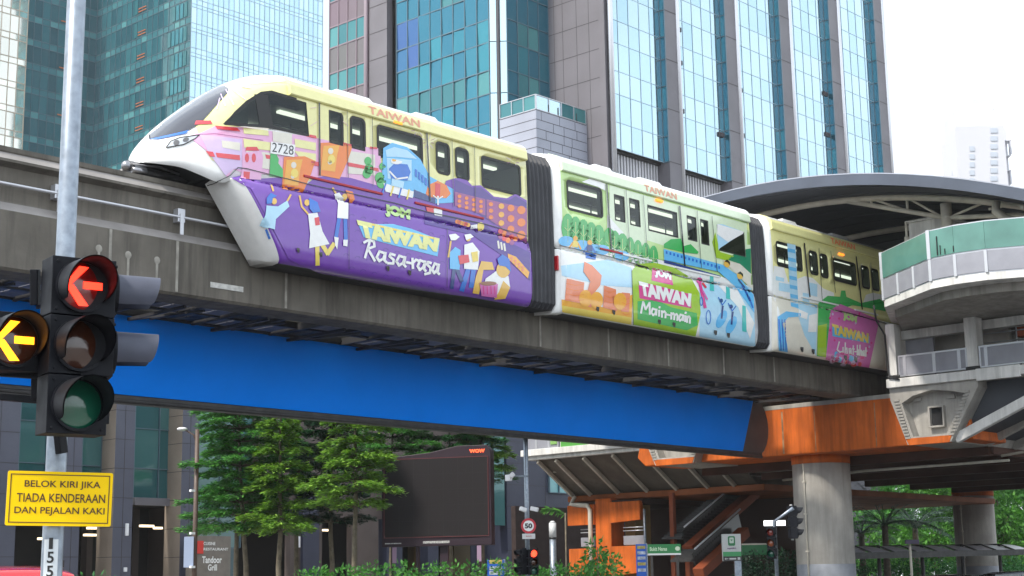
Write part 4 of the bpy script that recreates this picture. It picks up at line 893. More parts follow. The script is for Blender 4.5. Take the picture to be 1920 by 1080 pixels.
def railing(ys, x, z0, z1, name='railing_panel', par=st, mat=None):
    for a, b in zip(ys, ys[1:]):
        g = G(); lo, hi = min(a, b)+.04, max(a, b)-.04; g.box(x, x+.03, lo, hi, z0+.06, z1-.05, 1)
        g.box(x-.02, x+.05, lo-.04, lo+.02, z0, z1, 0); g.box(x-.02, x+.05, hi-.02, hi+.04, z0, z1, 0); g.box(x-.021, x+.051, lo+.02, hi-.02, z1-.06, z1, 0); g.box(x-.021, x+.051, lo+.02, hi-.02, z0, z0+.05, 0)
        g.obj(name, [M_alu, mat or M_greyp], par)
railing([27.0, 26.75, 25.6, 24.65, 24.35], 49.9, 8.66, 9.42); railing([23.9, 23.65, 22.2, 20.4, 18.6, 16.8], 49.9, 8.66, 9.42)
# platform slab and parapet
PL = [(47.25, 25.95), (45.3, 23.15), (45.15, 22.2), (45.25, 21.2), (45.75, 20.0), (46.6, 18.9), (48, 17.6), (50.5, 16.4)]
g = G(); g.prism([(x, y, 10.74) for x, y in PL]+[(80, 16.4, 10.74), (80, 27.4, 10.74), (50.3, 27.4, 10.74)], (0, 0, .24), 0); g.obj('platform_slab', [M_white], st)
g = G(); g.prism([(x+.8, y+.05, 10.46) for x, y in PL]+[(80, 16.5, 10.46), (80, 27.3, 10.46), (51, 27.3, 10.46)], (0, 0, .28), 0); g.obj('slab_edge_beam', [M_sof2], st)
for x in (50.6, 54.4, 58):
    g = G(); g.box(x, x+.4, 16.6, 27.2, 10.1, 10.42, 0); g.obj('ceiling_beam', [M_white], st)
def wall_between(a, b, z0, z1, th, m=0, g=None):
    a, b = Vector((*a, 0)), Vector((*b, 0)); n = Vector((-(b-a).y, (b-a).x, 0)).normalized()*th
    g.prism([(a.x, a.y, z0), (b.x, b.y, z0), (b.x+n.x, b.y+n.y, z0), (a.x+n.x, a.y+n.y, z0)], (0, 0, z1-z0), m)
def split(a, b, n): return [(a[0]+(b[0]-a[0])*k/n, a[1]+(b[1]-a[1])*k/n) for k in range(n+1)]
segs = list(zip(PL, PL[1:]))
for i, (a, b) in enumerate(segs):
    n1 = 1
    for p, q in zip(split(a, b, n1), split(a, b, n1)[1:]):
        g = G(); wall_between(p, q, 11.74, 12.62, -.03, 0, g); g.obj('green_glass_panel', [M_greenglass], st)
    for p, q in zip(split(a, b, 3 if i == 0 else 1), split(a, b, 3 if i == 0 else 1)[1:]):
        g = G(); wall_between(p, q, 11.02, 11.68, -.03, 0, g); g.obj('grey_parapet_panel', [M_greyp], st)
g = G()
for i, (a, b) in enumerate(segs):
    for z0, z1 in ((10.98, 11.03), (11.66, 11.76), (12.6, 12.66)): wall_between(a, b, z0, z1, .06 if z0 != 11.66 else .09, 0, g)
    for p in split(a, b, 3 if i == 0 else 1)[:-1]: g.box(p[0]-.05, p[0]+.05, p[1]-.05, p[1]+.05, 10.98, 11.7, 0)
    if i in (0, 1, 4, 6): g.box(a[0]-.06, a[0]+.05, a[1]-.06, a[1]+.06, 11.7, 12.66, 0)
g.obj('parapet_rail', [M_alu], st)
for k in range(6):
    t = rnd.random(); y = 22.9-t*.8; x = 45.26-(23.15-y)*.158; g = G(); g.box(x-.02, x+.02, y, y+.012+rnd.random()*.02, 11.78, 11.9+rnd.random()*.5, 0); g.obj('film_tear', [M_dark], st)
p, q = onX(1703, 419, 49.6), onX(1773, 455, 49.6)
g = G(); g.box(49.6, 52, q.y, p.y, 11.0, p.z, 0); g.box(49.5, 52.1, q.y-.1, p.y+.1, p.z, p.z+.08, 0); g.obj('kiosk', [M_white], st, bevel=.02)
# roof
def arch(y, d=0): return 15.52-d-.0186*(y-30.4)**2
ys = [16+k*1.0 for k in range(30)]
g = G(); rf = [(45.8, y, arch(y)) for y in ys]; th = .16
g.prism(rf+[(45.8, y, arch(y)-th) for y in reversed(ys)], (34.2, 0, 0), 0); g.obj('roof', [M_roof], st)
roof_o = [o for o in kids(st) if o.name.startswith('roof')][-1]
g = G(); g.prism([(45.7, y, arch(y)+.02) for y in ys]+[(45.7, y, arch(y, .36)) for y in reversed(ys)], (.12, 0, 0), 0); g.obj('roof_fascia', [M_roof], roof_o)
g = G()
for k in range(len(ys)-1): g.prism([(45.69, ys[k], arch(ys[k])+.022), (45.69, ys[k+1], arch(ys[k+1])+.022), (45.69, ys[k+1], arch(ys[k+1])+.06), (45.69, ys[k], arch(ys[k])+.06)], (.3, 0, 0), 0)
g.obj('roof_edge_trim', [M('pale_trim', (.36, .38, .44), .4, metal=.4)], roof_o)
g = G(); g.prism([(46.2, y, arch(y, .155)) for y in ys]+[(46.2, y, arch(y, .23)) for y in reversed(ys)], (33.6, 0, 0), 0); x = 46.6
for k in range(26): g.prism([(x, y, arch(y, .2)) for y in ys]+[(x, y, arch(y, .255)) for y in reversed(ys)], (.08, 0, 0), 0); x += 1.25
g.obj('roof_lining', [M_soffit], roof_o)
for k, x in enumerate((48.5, 54.5, 60.5, 67, 74)):
    g = G(); yy = [17+j*.9 for j in range(31)]
    g.tube([(x, y, arch(y, .30)) for y in yy], .13, 0, 10); g.obj('roof_arch', [M_cream], st)
    if k < 3:
        g = G(); P0 = (x, 24.05, arch(24.05, 1.0)); A0 = (x, 28.0, arch(28, .32)); B0 = (x, 21.2, arch(21.2, .9))
        g.tube([A0, P0], .085, 0, 8); g.tube([P0, (x, 21.5, arch(21.5, .62)), (x, 18, arch(18, .4))], .08, 0, 8)
        for y, y2 in ((26.9, 26.9), (25.5, 25.5)): z2 = A0[2]+(P0[2]-A0[2])*(28-y2)/(28-24.05); g.tube([(x, y, arch(y, .32)), (x, y2, z2)], .05, 0, 6)
        for y, y2 in ((26.9, 25.4), (25.5, 24.2), (22.6, 23.8), (21.8, 22.5)):
            z2 = A0[2]+(P0[2]-A0[2])*(28-y2)/(28-24.05) if y2 > 24 else P0[2]+.03
            g.tube([(x, y, arch(y, .32)), (x, y2, z2)], .045, 0, 6)
        g.tube([(x, 22.3, arch(22.3, .32)), (x, 22.3, P0[2])], .045, 0, 6); g.ball(P0, .2, 0)
        g.obj('roof_truss', [M_cream], st)
        g = G(); g.tube([(x, 24.05, 11), (x, 24.05, 13.2), (x, 24.05, arch(24.05, .5))], .19, 0, 14); g.tube([(x, 24.05, 13.1), (x, 24.05, 13.25)], .26, 0, 14); g.obj('roof_column', [M_cream], st)
        g = G(); p = onX(1699, 453, 48.5); g.tube([(x, 25.6, 13.0), (x, 25.6, arch(25.6, 1.2))], .045, 0, 8); g.box(x-.15, x+.15, 25.45, 25.75, 12.9, 13.05, 0); g.tube([(x, 25.6, 13.05), (x, 25.6, 13.35)], .09, 0, 8); g.obj('hanging_light', [M_cream], st)
g = G(); P = [onX(*q, 48.0) for q in ((1868, 378), (1867, 396), (1885, 410), (1935, 425))]; g.tube(P, .15, 0, 12); g.obj('roof_downpipe', [M_cream], st)
g = G()
for x in (46.6, 50, 55, 60): g.tube([(x, 20.5, arch(20.5, .5)), (x+4, 20.5, arch(20.5, .5))], .06, 0, 6)
g.obj('roof_purlin', [M_cream], st)
# far platform (left side of the tracks) and its wall under the roof
g = G(); g.box(50, 80, 35.4, 44, 10.5, 10.95, 0); g.obj('far_platform', [M_conc2], st)
g = G(); g.box(54, 80, 43.6, 43.8, 10.95, 13.2, 0); g.obj('far_wall', [M_greyp], st)
# left wing of the concourse
lw = thing('station_side_deck', (64, 43, 5.7), 'white-edged station deck on slanting concrete ribs left of the tracks', 'station deck')
g = G(); g.box(55, 80, 39.6, 49.7, 7.38, 7.56, 0); g.box(54.86, 80, 39.6, 49.9, 7.56, 7.86, 0); g.obj('deck_edge', [M_white], lw, bevel=.02)
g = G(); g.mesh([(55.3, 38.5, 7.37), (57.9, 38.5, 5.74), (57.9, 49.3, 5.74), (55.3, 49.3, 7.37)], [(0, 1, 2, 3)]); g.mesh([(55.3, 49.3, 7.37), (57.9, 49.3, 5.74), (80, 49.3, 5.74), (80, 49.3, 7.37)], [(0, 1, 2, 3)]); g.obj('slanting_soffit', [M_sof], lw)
for k, y in enumerate((49.05, 47.93, 46.23, 44.5, 42.79, 41.05, 39.6)):
    g = G(); g.beam((55.15, y, 7.30), (57.7, y, 5.72), .13, .18, 0); g.obj('deck_rib', [M_cream], lw, bevel=.015)
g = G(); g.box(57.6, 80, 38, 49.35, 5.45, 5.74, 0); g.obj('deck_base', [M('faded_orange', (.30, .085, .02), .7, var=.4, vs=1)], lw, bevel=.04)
railing([49.7, 49.0, 48.2, 47.6], 55.0, 7.86, 8.75, par=lw)
g = G(); g.box(55.0, 55.1, 42, 47.5, 7.86, 8.9, 0); g.obj('sign_fascia', [M_white], lw)
g = G(); p = [onX(*q, 54.97) for q in ((1051, 823), (1103, 820), (1051, 838), (1103, 835))]; g.box(54.96, 54.99, p[1].y, p[0].y, p[2].z, p[0].z+.1, 0); g.obj('green_sign', [M('sign_green', (.09, .33, .06), .4)], lw)
g = G(); p = onX(1038, 825, 54.97); g.box(54.96, 54.99, p.y-.2, p.y+.2, p.z-.2, p.z+.3, 0); g.obj('line_emblem', [M('emblem_green', (.22, .42, .12), .5)], lw)
g = G(); g.tube([(56.2, 48.9, 7.2), (56.2, 48.9, 6.8)], .1, 0, 8); g.tube([(57.4, 48.7, 5.7), (57.2, 48.8, 5.3), (57.0, 47.6, 5.2), (57.0, 47.45, 5.0), (57.0, 47.45, 0)], .11, 0, 10); g.obj('rain_pipe', [M_cream], lw)
# orange stair block
sb = thing('stair_tower', (60, 46.8, 0), 'orange parapet stair tower under the left station deck', 'stair tower')
g = G(); g.box(57.2, 58.2, 46.35, 47.3, 0, 5.5, 0); g.obj('tower_column', [M_orange], sb, bevel=.03)
g = G(); g.box(58.2, 59.4, 45.7, 46.3, 0, 5.5, 0); g.obj('ochre_wall', [M('ochre_wall', (.35, .24, .10), .8, var=.2)], sb)
for (y0, y1, z0, z1, dz) in ((47.3, 48.95, 4.3, 5.25, 0), (44.55, 46.35, 4.33, 5.3, .1), (47.3, 48.9, 2.0, 3.2, 0), (44.45, 46.35, 1.9, 3.25, .12)):
    g = G(); g.prism([(57.1, y1, z0), (57.1, y0, z0+dz), (57.1, y0, z1), (57.1, y1, z1)], (.25, 0, 0), 0); g.obj('orange_parapet', [M_orange], sb, bevel=.015)
for (y0, y1) in ((47.4, 48.3), (44.5, 45.7)):
    g = G(); g.box(57.3, 57.33, y0, y1, 3.3, 3.72, 0); g.obj('landing_panel', [M_greyp], sb)
    for z in (3.95, 4.1): g = G(); g.tube([(57.3, y0, z), (57.3, y1, z)], .025, 0, 6); g.obj('landing_rail', [M_alu], sb)
g = G(); g.box(57.3, 66, 44.5, 49, 5.2, 5.4, 0); g.box(57.3, 66, 44.5, 49, 3.0, 3.2, 0); g.box(63, 63.3, 40, 49, 0, 5.4, 0); g.obj('landing_slab', [M('dark_soffit', (.05, .03, .025), .9)], sb)
g = G(); g.tube([(57, 44.2, 1.9), (57, 44.2, 4.9)], .06, 0, 8); g.obj('lamp_post', [M_galv], sb)
# escalator rising to the right behind
es = thing('escalator', (62, 43, 0), 'orange-sided escalator climbing to the right below the station deck', 'escalator')
t = 66
for k, (a, b, t1, t2) in enumerate((((1290, 1032), (1378, 955), 66, 70), ((1310, 1075), (1368, 1022), 64, 66.5))):
    P, Q = dep(*a, t1), dep(*b, t2); g = G(); g.beam(P, Q+(Q-P)*.5, .5, .42, 0); g.obj('escalator_side', [M_shadeor], es, bevel=.02)
    g = G(); n = 16
    for i in range(n): R = P+(Q-P)*((i+.5)/n)+Vector((.5, .6, .55)); g.box(R.x-.5, R.x+.1, R.y-.2, R.y+.9, R.z-.1, R.z, 0)
    g.obj('escalator_steps', [M_dsteel], es)
    g = G(); u = Vector((.2, .3, 1.0)); g.tube([P+u, Q+u+(Q-P)*.5], .04, 0, 6); g.obj('handrail', [M_alu], es)
    g = G(); v = Vector((.4, .5, .5)); g.beam(P+v, Q+v+(Q-P)*.5, .06, .7, 0); g.obj('glass_balustrade', [M('smoked_panel_%d' % k, (.02, .025, .025), .3)], es)
P = dep(1293, 1042, 66.2); g = G(); g.box(P.x, P.x+.25, P.y, P.y+.25, 0, P.z, 0); g.obj('escalator_post', [M_shadeor], es)
P = dep(1264, 1020, 67); g = G(); g.box(P.x, P.x+.2, P.y, P.y+.2, 0, 5.4, 0); g.obj('escalator_post', [M_shadeor], es)
# dark back wall of the undercroft, pale hall window
uc = thing('concourse_hall', (70, 44, 0), 'dark ground-level hall behind the escalator under the station', 'hall')
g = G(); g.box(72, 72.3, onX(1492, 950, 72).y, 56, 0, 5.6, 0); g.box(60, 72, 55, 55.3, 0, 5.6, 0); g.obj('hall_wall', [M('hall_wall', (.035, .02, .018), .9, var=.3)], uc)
g = G(); p, q = onX(1418, 940, 71.95), onX(1470, 962, 71.95); g.box(71.9, 71.98, q.y, p.y, q.z, p.z, 0); g.obj('hall_window', [M('hall_window', (.22, .26, .34), .2, coat=.5)], uc)
g = G(); p = onX(1450, 970, 70); g.box(69.8, 70.2, p.y-2.2, p.y-1.6, 0, 5.6, 0); g.obj('red_column', [M('maroon_paint', (.14, .02, .015), .7)], uc)
# ================================================================ TOWERS
def glassmat(name, col, metal, rough=.03, spec=.5, island=.5, icol=None, bump=.06, bs=.35, ior=1.5): return M(name, col, rough, metal=metal, spec=spec, island=island, icol=icol, bump=bump, bs=bs, ior=ior)
Mg_dark = glassmat('teal_glass', (.012, .075, .10), 0, island=.8, icol=(.025, .13, .16), ior=1.6)  # dark copy of the tower glass; dim reflections put into the colour
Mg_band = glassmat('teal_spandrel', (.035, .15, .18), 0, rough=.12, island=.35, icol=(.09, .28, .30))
Mg_sky = glassmat('sky_glass', (.50, .70, .80), .85, rough=.05, island=.7, icol=(.60, .79, .86), bump=.05)  # pale mirror-like copy of the tower glass; sky brightness put into the tint
Mg_sky2 = glassmat('pale_sky_glass', (.42, .56, .63), .85, rough=.05, island=.5, icol=(.34, .50, .59), bump=.02)
Mg_blue = glassmat('blue_teal_glass', (.04, .19, .27), .55, island=.5, icol=(.05, .26, .32), bump=.8, bs=.45)
Mg_violet = glassmat('violet_glass', (.05, .12, .32), .3, island=.8, icol=(.03, .14, .28), bump=.1)
Mg_win = glassmat('mint_window', (.08, .27, .28), .2, island=.9, icol=(.03, .15, .18), bump=.08)
M_mul = M('mullion_teal', (.10, .16, .20), .45, metal=.3); M_mulp = M('mullion_pale', (.36, .48, .56), .4, metal=.4); M_mauve = M('mauve_frame', (.22, .17, .20), .5)
M_stone = M('grey_granite', (.165, .155, .175), .55, var=.18, vs=.25); M_stone2 = M('light_granite', (.36, .38, .46), .45, var=.2, vs=.3); M_joint = M('joint_line', (.05, .045, .05), .8)
M_fin = M('silver_fin', (.62, .63, .68), .25, metal=.7); M_opener = M('orange_hatch', (.55, .16, .05), .6)
def curtain(g, gm, axis, c, a0, a1, zs, step, mat, j=.02, mw=.07, hw=None, pick=None, md=.08):
    """panes facing the street on a plane across the axis; zs rising heights; mat(row, col) -> slot"""
    n = max(1, round((a1-a0)/step)); aa = [a0+(a1-a0)*k/n for k in range(n+1)]
    def P(a, z, d): return (c+d, a, z) if axis == 'x' else (a, c+d, z)
    for r in range(len(zs)-1):
        for k in range(n):
            tx, tz = rnd.uniform(-j, j), rnd.uniform(-j, j)
            q = [P(aa[k], zs[r], -tx-tz), P(aa[k+1], zs[r], tx-tz), P(aa[k+1], zs[r+1], tx+tz), P(aa[k], zs[r+1], -tx+tz)]
            if axis == 'x': q.reverse()
            g.face(q, mat(r, k))
    if gm is not None:
        for a in aa:
            if axis == 'x': gm.box(c-md, c+.05, a-mw/2, a+mw/2, zs[0], zs[-1])
            else: gm.box(a-mw/2, a+mw/2, c-md, c+.05, zs[0], zs[-1])
        h = (hw or mw)/2
        for z in zs:
            if axis == 'x': gm.box(c-md*.7, c+.04, a0, a1, z-h, z+h)
            else: gm.box(a0, a1, c-md*.7, c+.04, z-h, z+h)
def rows(z0, z1, parts):
    zs = [z0]; i = 0
    while zs[-1] < z1: zs.append(zs[-1]+parts[i % len(parts)]); i += 1
    return zs
# ---- teal tower on the left
T1 = thing('glass_tower', (140, 205, 0), 'tall teal glass tower at the far left behind the train nose', 'tower')
x1, y1, y2 = 134.76, 190.08, 216.7
g, gm = G(), G(); zs = rows(40, 112, [1.05, 2.95])
def teal(r, k): return 1 if r % 2 == 0 else 0
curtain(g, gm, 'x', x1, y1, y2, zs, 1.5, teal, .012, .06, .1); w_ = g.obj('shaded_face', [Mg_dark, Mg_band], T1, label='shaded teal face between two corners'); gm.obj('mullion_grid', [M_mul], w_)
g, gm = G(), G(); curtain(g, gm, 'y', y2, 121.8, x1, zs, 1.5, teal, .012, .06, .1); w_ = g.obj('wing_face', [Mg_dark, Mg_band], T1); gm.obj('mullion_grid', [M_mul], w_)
g, gm = G(), G(); curtain(g, gm, 'y', y2-.5, 96, 121.8, zs, 1.5, lambda r, k: 0, .02, .1, .14); w_ = g.obj('bright_wing_end', [glassmat('warm_sky_glass', (.74, .72, .64), .85, rough=.06, island=.6, icol=(.84, .82, .72), bump=.12)], T1, label='bright sky-reflecting strip at the left edge'); gm.obj('mullion_grid', [M('mullion_beige', (.5, .42, .33), .5)], w_)  # warm bright tint puts the sky glare into the glass colour
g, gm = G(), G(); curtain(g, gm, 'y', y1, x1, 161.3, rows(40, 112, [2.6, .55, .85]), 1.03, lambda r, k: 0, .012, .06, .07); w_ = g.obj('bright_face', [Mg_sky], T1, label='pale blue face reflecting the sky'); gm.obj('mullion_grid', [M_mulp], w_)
g = G(); g.box(x1+.3, 161, y1+.4, y2+20, 0, 113); g.box(97, x1+.4, y2+.4, y2+20, 0, 113); g.obj('tower_core', [M('core_teal', (.02, .06, .07), .6)], T1)
g = G()
for i in range(18):
    z = 41.05+4*i+.4
    for y in (y1+12.8, y1+13.9): g.box(x1-.12, x1-.02, y-.55, y+.45, z, z+.12, 0); g.box(x1-.12, x1-.02, y-.55, y+.45, z+.5, z+.62, 0)
    if i % 2: g.box(120+8, 120+8.9, y2-.1, y2-.02, z, z+.2, 0)
g.obj('orange_hatch', [M_opener], T1)
for i in range(18):                                   # slim light casements in the shaded face
    z = 41.05+4*i
    for y, n in ((y1+14.6, 1), (y1+1.0, 5 if i % 2 else 4)):
        for k in range(n):
            g = G(); yy = y+k*1.05; g.box(x1-.10, x1-.03, yy, yy+.8, z+.2, z+2.6, 0); g.obj('casement_window', [Mg_win if (n == 1 or k in (0, n-1)) else Mg_blue], T1)
# ---- granite and glass tower in the middle
T2 = thing('office_tower', (120, 92, 0), 'grey granite tower with pale glass bays and silver fins right of centre', 'tower')
XC, YF = 99.5, 80.0
fl = [2.05, 2.65]
def zrow(z0, z1):
    zs = [45.2]; i = 0
    while zs[-1] < z1: zs.append(zs[-1]+(2.55 if i % 2 == 0 else 2.1)); i += 1
    i = 0
    while zs[0] > z0+2.7: zs.insert(0, zs[0]-(2.1 if i % 2 == 0 else 2.55)); i += 1
    zs.insert(0, z0); return zs
pitch = 9.62
g = G(); g.box(XC-.25, XC+.3, YF-.35, YF+.3, 20, 92, 0); g.obj('corner_pier', [M_stone], T2)
for b in range(5):
    xa = XC+.55+b*pitch; xg = xa+7.15; xp = XC+(b+1)*pitch
    zb = 38.2 if b < 2 else 26
    g, gm = G(), G(); curtain(g, gm, 'y', YF-.2, xa-.3, xg+.2, zrow(zb, 92), 1.45, lambda r, k: 0, .004, .045, .05, md=.04)
    w_ = g.obj('glass_bay', [Mg_sky2], T2); gm.obj('mullion_grid', [M_mulp], w_)
    g, gm = G(), G(); curtain(g, gm, 'x', xg+.2, YF-.78, YF-.2, zrow(zb, 92), .6, lambda r, k: 0, .005, .05, .1); w_ = g.obj('glass_return', [Mg_blue], T2); gm.obj('mullion_grid', [M_mul], w_)
    g = G(); g.box(xg+.22, xp+.1, YF-.8, YF+.5, 20, 92, 0)
    for z in zrow(zb, 92)[::2]: g.box(xg+.19, xp+.05, YF-.815, YF-.7, z-.03, z+.03, 1)
    g.obj('granite_pier', [M_stone, M_joint], T2)
    if b < 2:
        g = G(); x = xa
        while x < xg: g.box(x, x+.16, YF+.5, YF+.75, 20, 38.0, 0); x += .42
        g.obj('louvre', [M('louvre_blade_%d' % b, (.60, .60, .64), .4)], T2)
        g = G(); g.box(xa-.3, xg+.2, YF+1.2, YF+1.3, 20, 38.2, 0); g.obj('louvre_backing', [M_dark], T2)
        g = G(); g.box(xa-.3, xg+.3, YF+.2, YF+.7, 38.05, 38.28, 0); g.obj('louvre_head', [M_dsteel], T2)
for b in range(6):
    x = XC+.12+b*pitch+(.12 if b else 0); g = G(); g.tube([(x, YF-.75, 20), (x, YF-.75, 92)], .24, 0, 12); g.obj('silver_fin', [M_fin], T2)
    g = G(); g.box(x+.2, x+.42, YF-.7, YF+.3, 20, 92, 0); g.obj('fin_shadow', [M_joint], T2)  # dark strip painted as the shadow right of each fin
for b, z, k in ((1, 51.2, 0), (1, 48.0, 0), (1, 43.4, 0), (2, 47.6, 0), (2, 43.1, 0), (3, 50.8, 1), (3, 46.4, 1), (3, 41.9, 1), (3, 37.5, 1), (3, 38.5, 0), (1, 42.4, 1)):
    x = XC+.6+b*pitch+(.0 if k == 0 else 6.2); g = G(); g.box(x, x+.85, YF-.34, YF-.22, z, z+.42, 0)
    for i in range(4): g.box(x+.02, x+.83, YF-.37, YF-.34, z+.05+i*.09, z+.09+i*.09, 0)
    g.obj('vent', [M('vent_%d_%d' % (b, z*10), (.06, .05, .06), .6)], T2)
# granite wall, left of the corner
g = G(); g.box(XC-.1, XC+.3, YF+.3, 86.6, 20, 92, 0)
for z in rows(21, 92, [2.6]): g.box(XC-.112, XC, YF+.3, 86.2, z-.025, z+.025, 1)
for y in (81.5, 82.9, 84.5, 85.5): g.box(XC-.111, XC, y-.02, y+.02, 20, 92, 1)
g.obj('granite_wall', [M_stone, M_joint], T2)
zt = zrow(24, 92)
g, gm = G(), G(); curtain(g, gm, 'y', 86.2, 93.9, XC-.1, zt, 1.35, lambda r, k: 1 if r % 2 == 0 and k % 3 else 0, .02, .07, .09); w_ = g.obj('side_glazing', [Mg_blue, Mg_win], T2); gm.obj('mullion_grid', [M_mul], w_)
g = G()                                               # bevelled corner strip
for a, b in zip(zt[::2], zt[2::2]): g.face([(92.95, 87.3, a+.04), (93.9, 86.15, a+.04), (93.9, 86.15, b-.04), (92.95, 87.3, b-.04)], 0)
g.obj('bevel_glazing', [Mg_sky], T2)
g, gm = G(), G()
def tl(r, k): return 2 if k >= 6 and r % 5 in (0, 1) else (1 if r % 2 == 0 and r % 4 == 0 and rnd.random() < .75 else 0)
curtain(g, gm, 'x', 93.0, 87.4, 99.1, zt, 1.45, tl, .045, .07, .1); w_ = g.obj('front_glazing', [Mg_blue, Mg_win, Mg_violet], T2); gm.obj('mullion_grid', [M_mul], w_)
g = G(); g.box(93.3, 95, 99.0, 100.2, 20, 92, 0); g.obj('shadow_recess', [M('deep_teal', (.01, .035, .05), .3)], T2)
g = G(); g.box(92.6, 95, 100.0, 102.4, 20, 92, 0)
for z in rows(21, 92, [2.6]): g.box(92.585, 92.7, 100.0, 102.4, z-.03, z+.03, 1)
g.obj('granite_column', [M_stone, M_joint], T2)
g = G(); g.tube([(92.5, 102.75, 20), (92.5, 102.75, 92)], .22, 0, 10); g.box(92.7, 93, 102.4, 103.2, 20, 92, 0); g.obj('round_shaft', [M('mauve_shaft', (.30, .24, .27), .4, metal=.3)], T2)
g, gm = G(), G(); curtain(g, gm, 'x', 92.9, 103.2, 108.4, zt, 1.3, lambda r, k: 1 if r % 2 == 0 else 0, .02, .09, .14); w_ = g.obj('end_glazing', [M('taupe_panel', (.13, .13, .13), .35, island=.8, icol=(.17, .12, .15)), Mg_win], T2); gm.obj('mullion_grid', [M_mauve], w_)
g = G(); g.box(XC+.3, 147, YF+1.3, 108, 0, 92.5); g.box(93.3, XC+.4, 86.6, 108.2, 0, 92.5); g.box(93.0, 94, 103.1, 108.3, 0, 92.2); g.obj('tower_core', [M('core_grey', (.06, .06, .07), .7)], T2)
# stone terrace block with glass balustrade
g = G(); g.box(92.8, XC-.12, 82, 86.15, 20, 40.45, 0)
for z in rows(22, 40, [.8]):
    g.box(92.79, XC-.2, 81.985, 82.1, z-.02, z+.02, 1)
    for x in (rnd.uniform(93.4, 95), rnd.uniform(95.4, 97), rnd.uniform(97.2, 99)): g.box(x-.015, x+.015, 81.986, 82.1, z, z+.8, 1)
    g.box(92.785, 92.9, 82, 86.1, z-.02, z+.02, 1)
g.obj('terrace_block', [M_stone2, M_joint], T2)
g, gm = G(), G(); curtain(g, gm, 'y', 82.05, 92.85, XC-.2, [40.5, 41.75], 1.6, lambda r, k: 0 if k < 2 else 1, .01, .06); curtain(g, gm, 'x', 92.85, 82.05, 86.1, [40.5, 41.75], 1.3, lambda r, k: 1, .01, .06); w_ = g.obj('terrace_balustrade', [Mg_sky2, Mg_win], T2); gm.obj('balustrade_post', [M_alu], w_)
# ---- pale tower far right
M_haze = M('hazed_wall', (.54, .54, .58), .8, var=.05, vs=.05); M_hz2 = M('hazed_window', (.42, .46, .53), .4)  # distance haze put into the pale wall and window colours
c = dep(1836, 300, 300)
T3 = thing('apartment_tower', (c.x, c.y, 0), 'pale hazy apartment tower rising beyond the station roof', 'tower')
T3.rotation_euler.z = 0
def t3box(px0, px1, pt, pb, d, nm, mat, parent=T3, dd=8, t=300):
    hd = Vector((FWD.x, FWD.y, 0)).normalized()
    def dv(px, py): r = ray(px, py); return CAM+r*((t+d)/r.dot(hd))
    P, Q = dv(px0, pt), dv(px1, pt); z0 = dv(px0, pb).z; z1 = P.z
    e = Vector((Q.x-P.x, Q.y-P.y, 0)); n = Vector((-e.y, e.x, 0)).normalized()*dd; n = n if n.dot(P) > 0 else -n
    g = G(); g.prism([(P.x, P.y, z0), (Q.x, Q.y, z0), (Q.x+n.x, Q.y+n.y, z0), (P.x+n.x, P.y+n.y, z0)], (0, 0, z1-z0), 0); return g.obj(nm, [mat], parent)
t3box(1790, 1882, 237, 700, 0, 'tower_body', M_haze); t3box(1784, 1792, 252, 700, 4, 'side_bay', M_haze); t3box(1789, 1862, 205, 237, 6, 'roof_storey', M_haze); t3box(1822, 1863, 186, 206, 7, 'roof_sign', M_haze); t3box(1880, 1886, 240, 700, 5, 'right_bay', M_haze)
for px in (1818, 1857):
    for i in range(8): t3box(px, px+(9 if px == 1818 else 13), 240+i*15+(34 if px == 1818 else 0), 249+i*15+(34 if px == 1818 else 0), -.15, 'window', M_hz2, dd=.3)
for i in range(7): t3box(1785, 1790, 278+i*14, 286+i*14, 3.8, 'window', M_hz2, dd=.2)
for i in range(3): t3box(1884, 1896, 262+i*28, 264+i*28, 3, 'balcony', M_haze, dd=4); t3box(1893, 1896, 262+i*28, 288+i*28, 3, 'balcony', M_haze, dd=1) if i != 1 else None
# ---- podium behind the trees
PD = thing('office_podium', (55, 66, 0), 'dark slate podium with tall columns and glazed entrances behind the trees', 'podium')
M_slate = M('blue_slate', (.085, .09, .125), .45, var=.2, vs=.6); M_beige = M('beige_stone', (.30, .245, .20), .6, var=.2, vs=.7); M_brown = M('brown_stone', (.10, .075, .068), .6, var=.25, vs=.6); M_navy = M('navy_slate', (.045, .05, .085), .5, var=.25, vs=.5)
Mg_pod = glassmat('podium_glass', (.03, .11, .12), .15, island=.7, icol=(.08, .2, .2), bump=.15, bs=.8)
Mg_podp = glassmat('podium_pale_glass', (.30, .46, .46), .4, island=.7, icol=(.22, .36, .36), rough=.1, bump=.1)  # paler copy of the podium glass; sky reflection put into the colour
def xx(px, y=62.0, py=900): return onY(px, py, y).x
ZP = 17.5
def column(pa, pb, y=62.0, d=1.3, w=None):
    g = G(); a, b = xx(pa, y), xx(pb, y); g.box(a, b, y, y+d, 0, ZP, 0)
    for f in g.b.faces: f.material_index = 1 if abs(f.normal.x) > .5 else 0
    g.b.normal_update()
    for f in g.b.faces:
        f.normal_update(); f.material_index = 1 if abs(f.normal.x) > .5 else 0
    for z in rows(.4, ZP-1, [1.35]): g.box(a-.004, b+.004, y-.008, y+d-.05, z-.012, z+.012, 2)
    g.box((a+b)/2-.012, (a+b)/2+.012, y-.008, y+.1, 0, ZP, 2); g.obj('podium_column', [M_slate, M_beige, M_joint], PD)
for pa, pb in ((-150, -95), (-40, 33), (122, 152), (214, 250), (340, 371)): column(pa, pb)
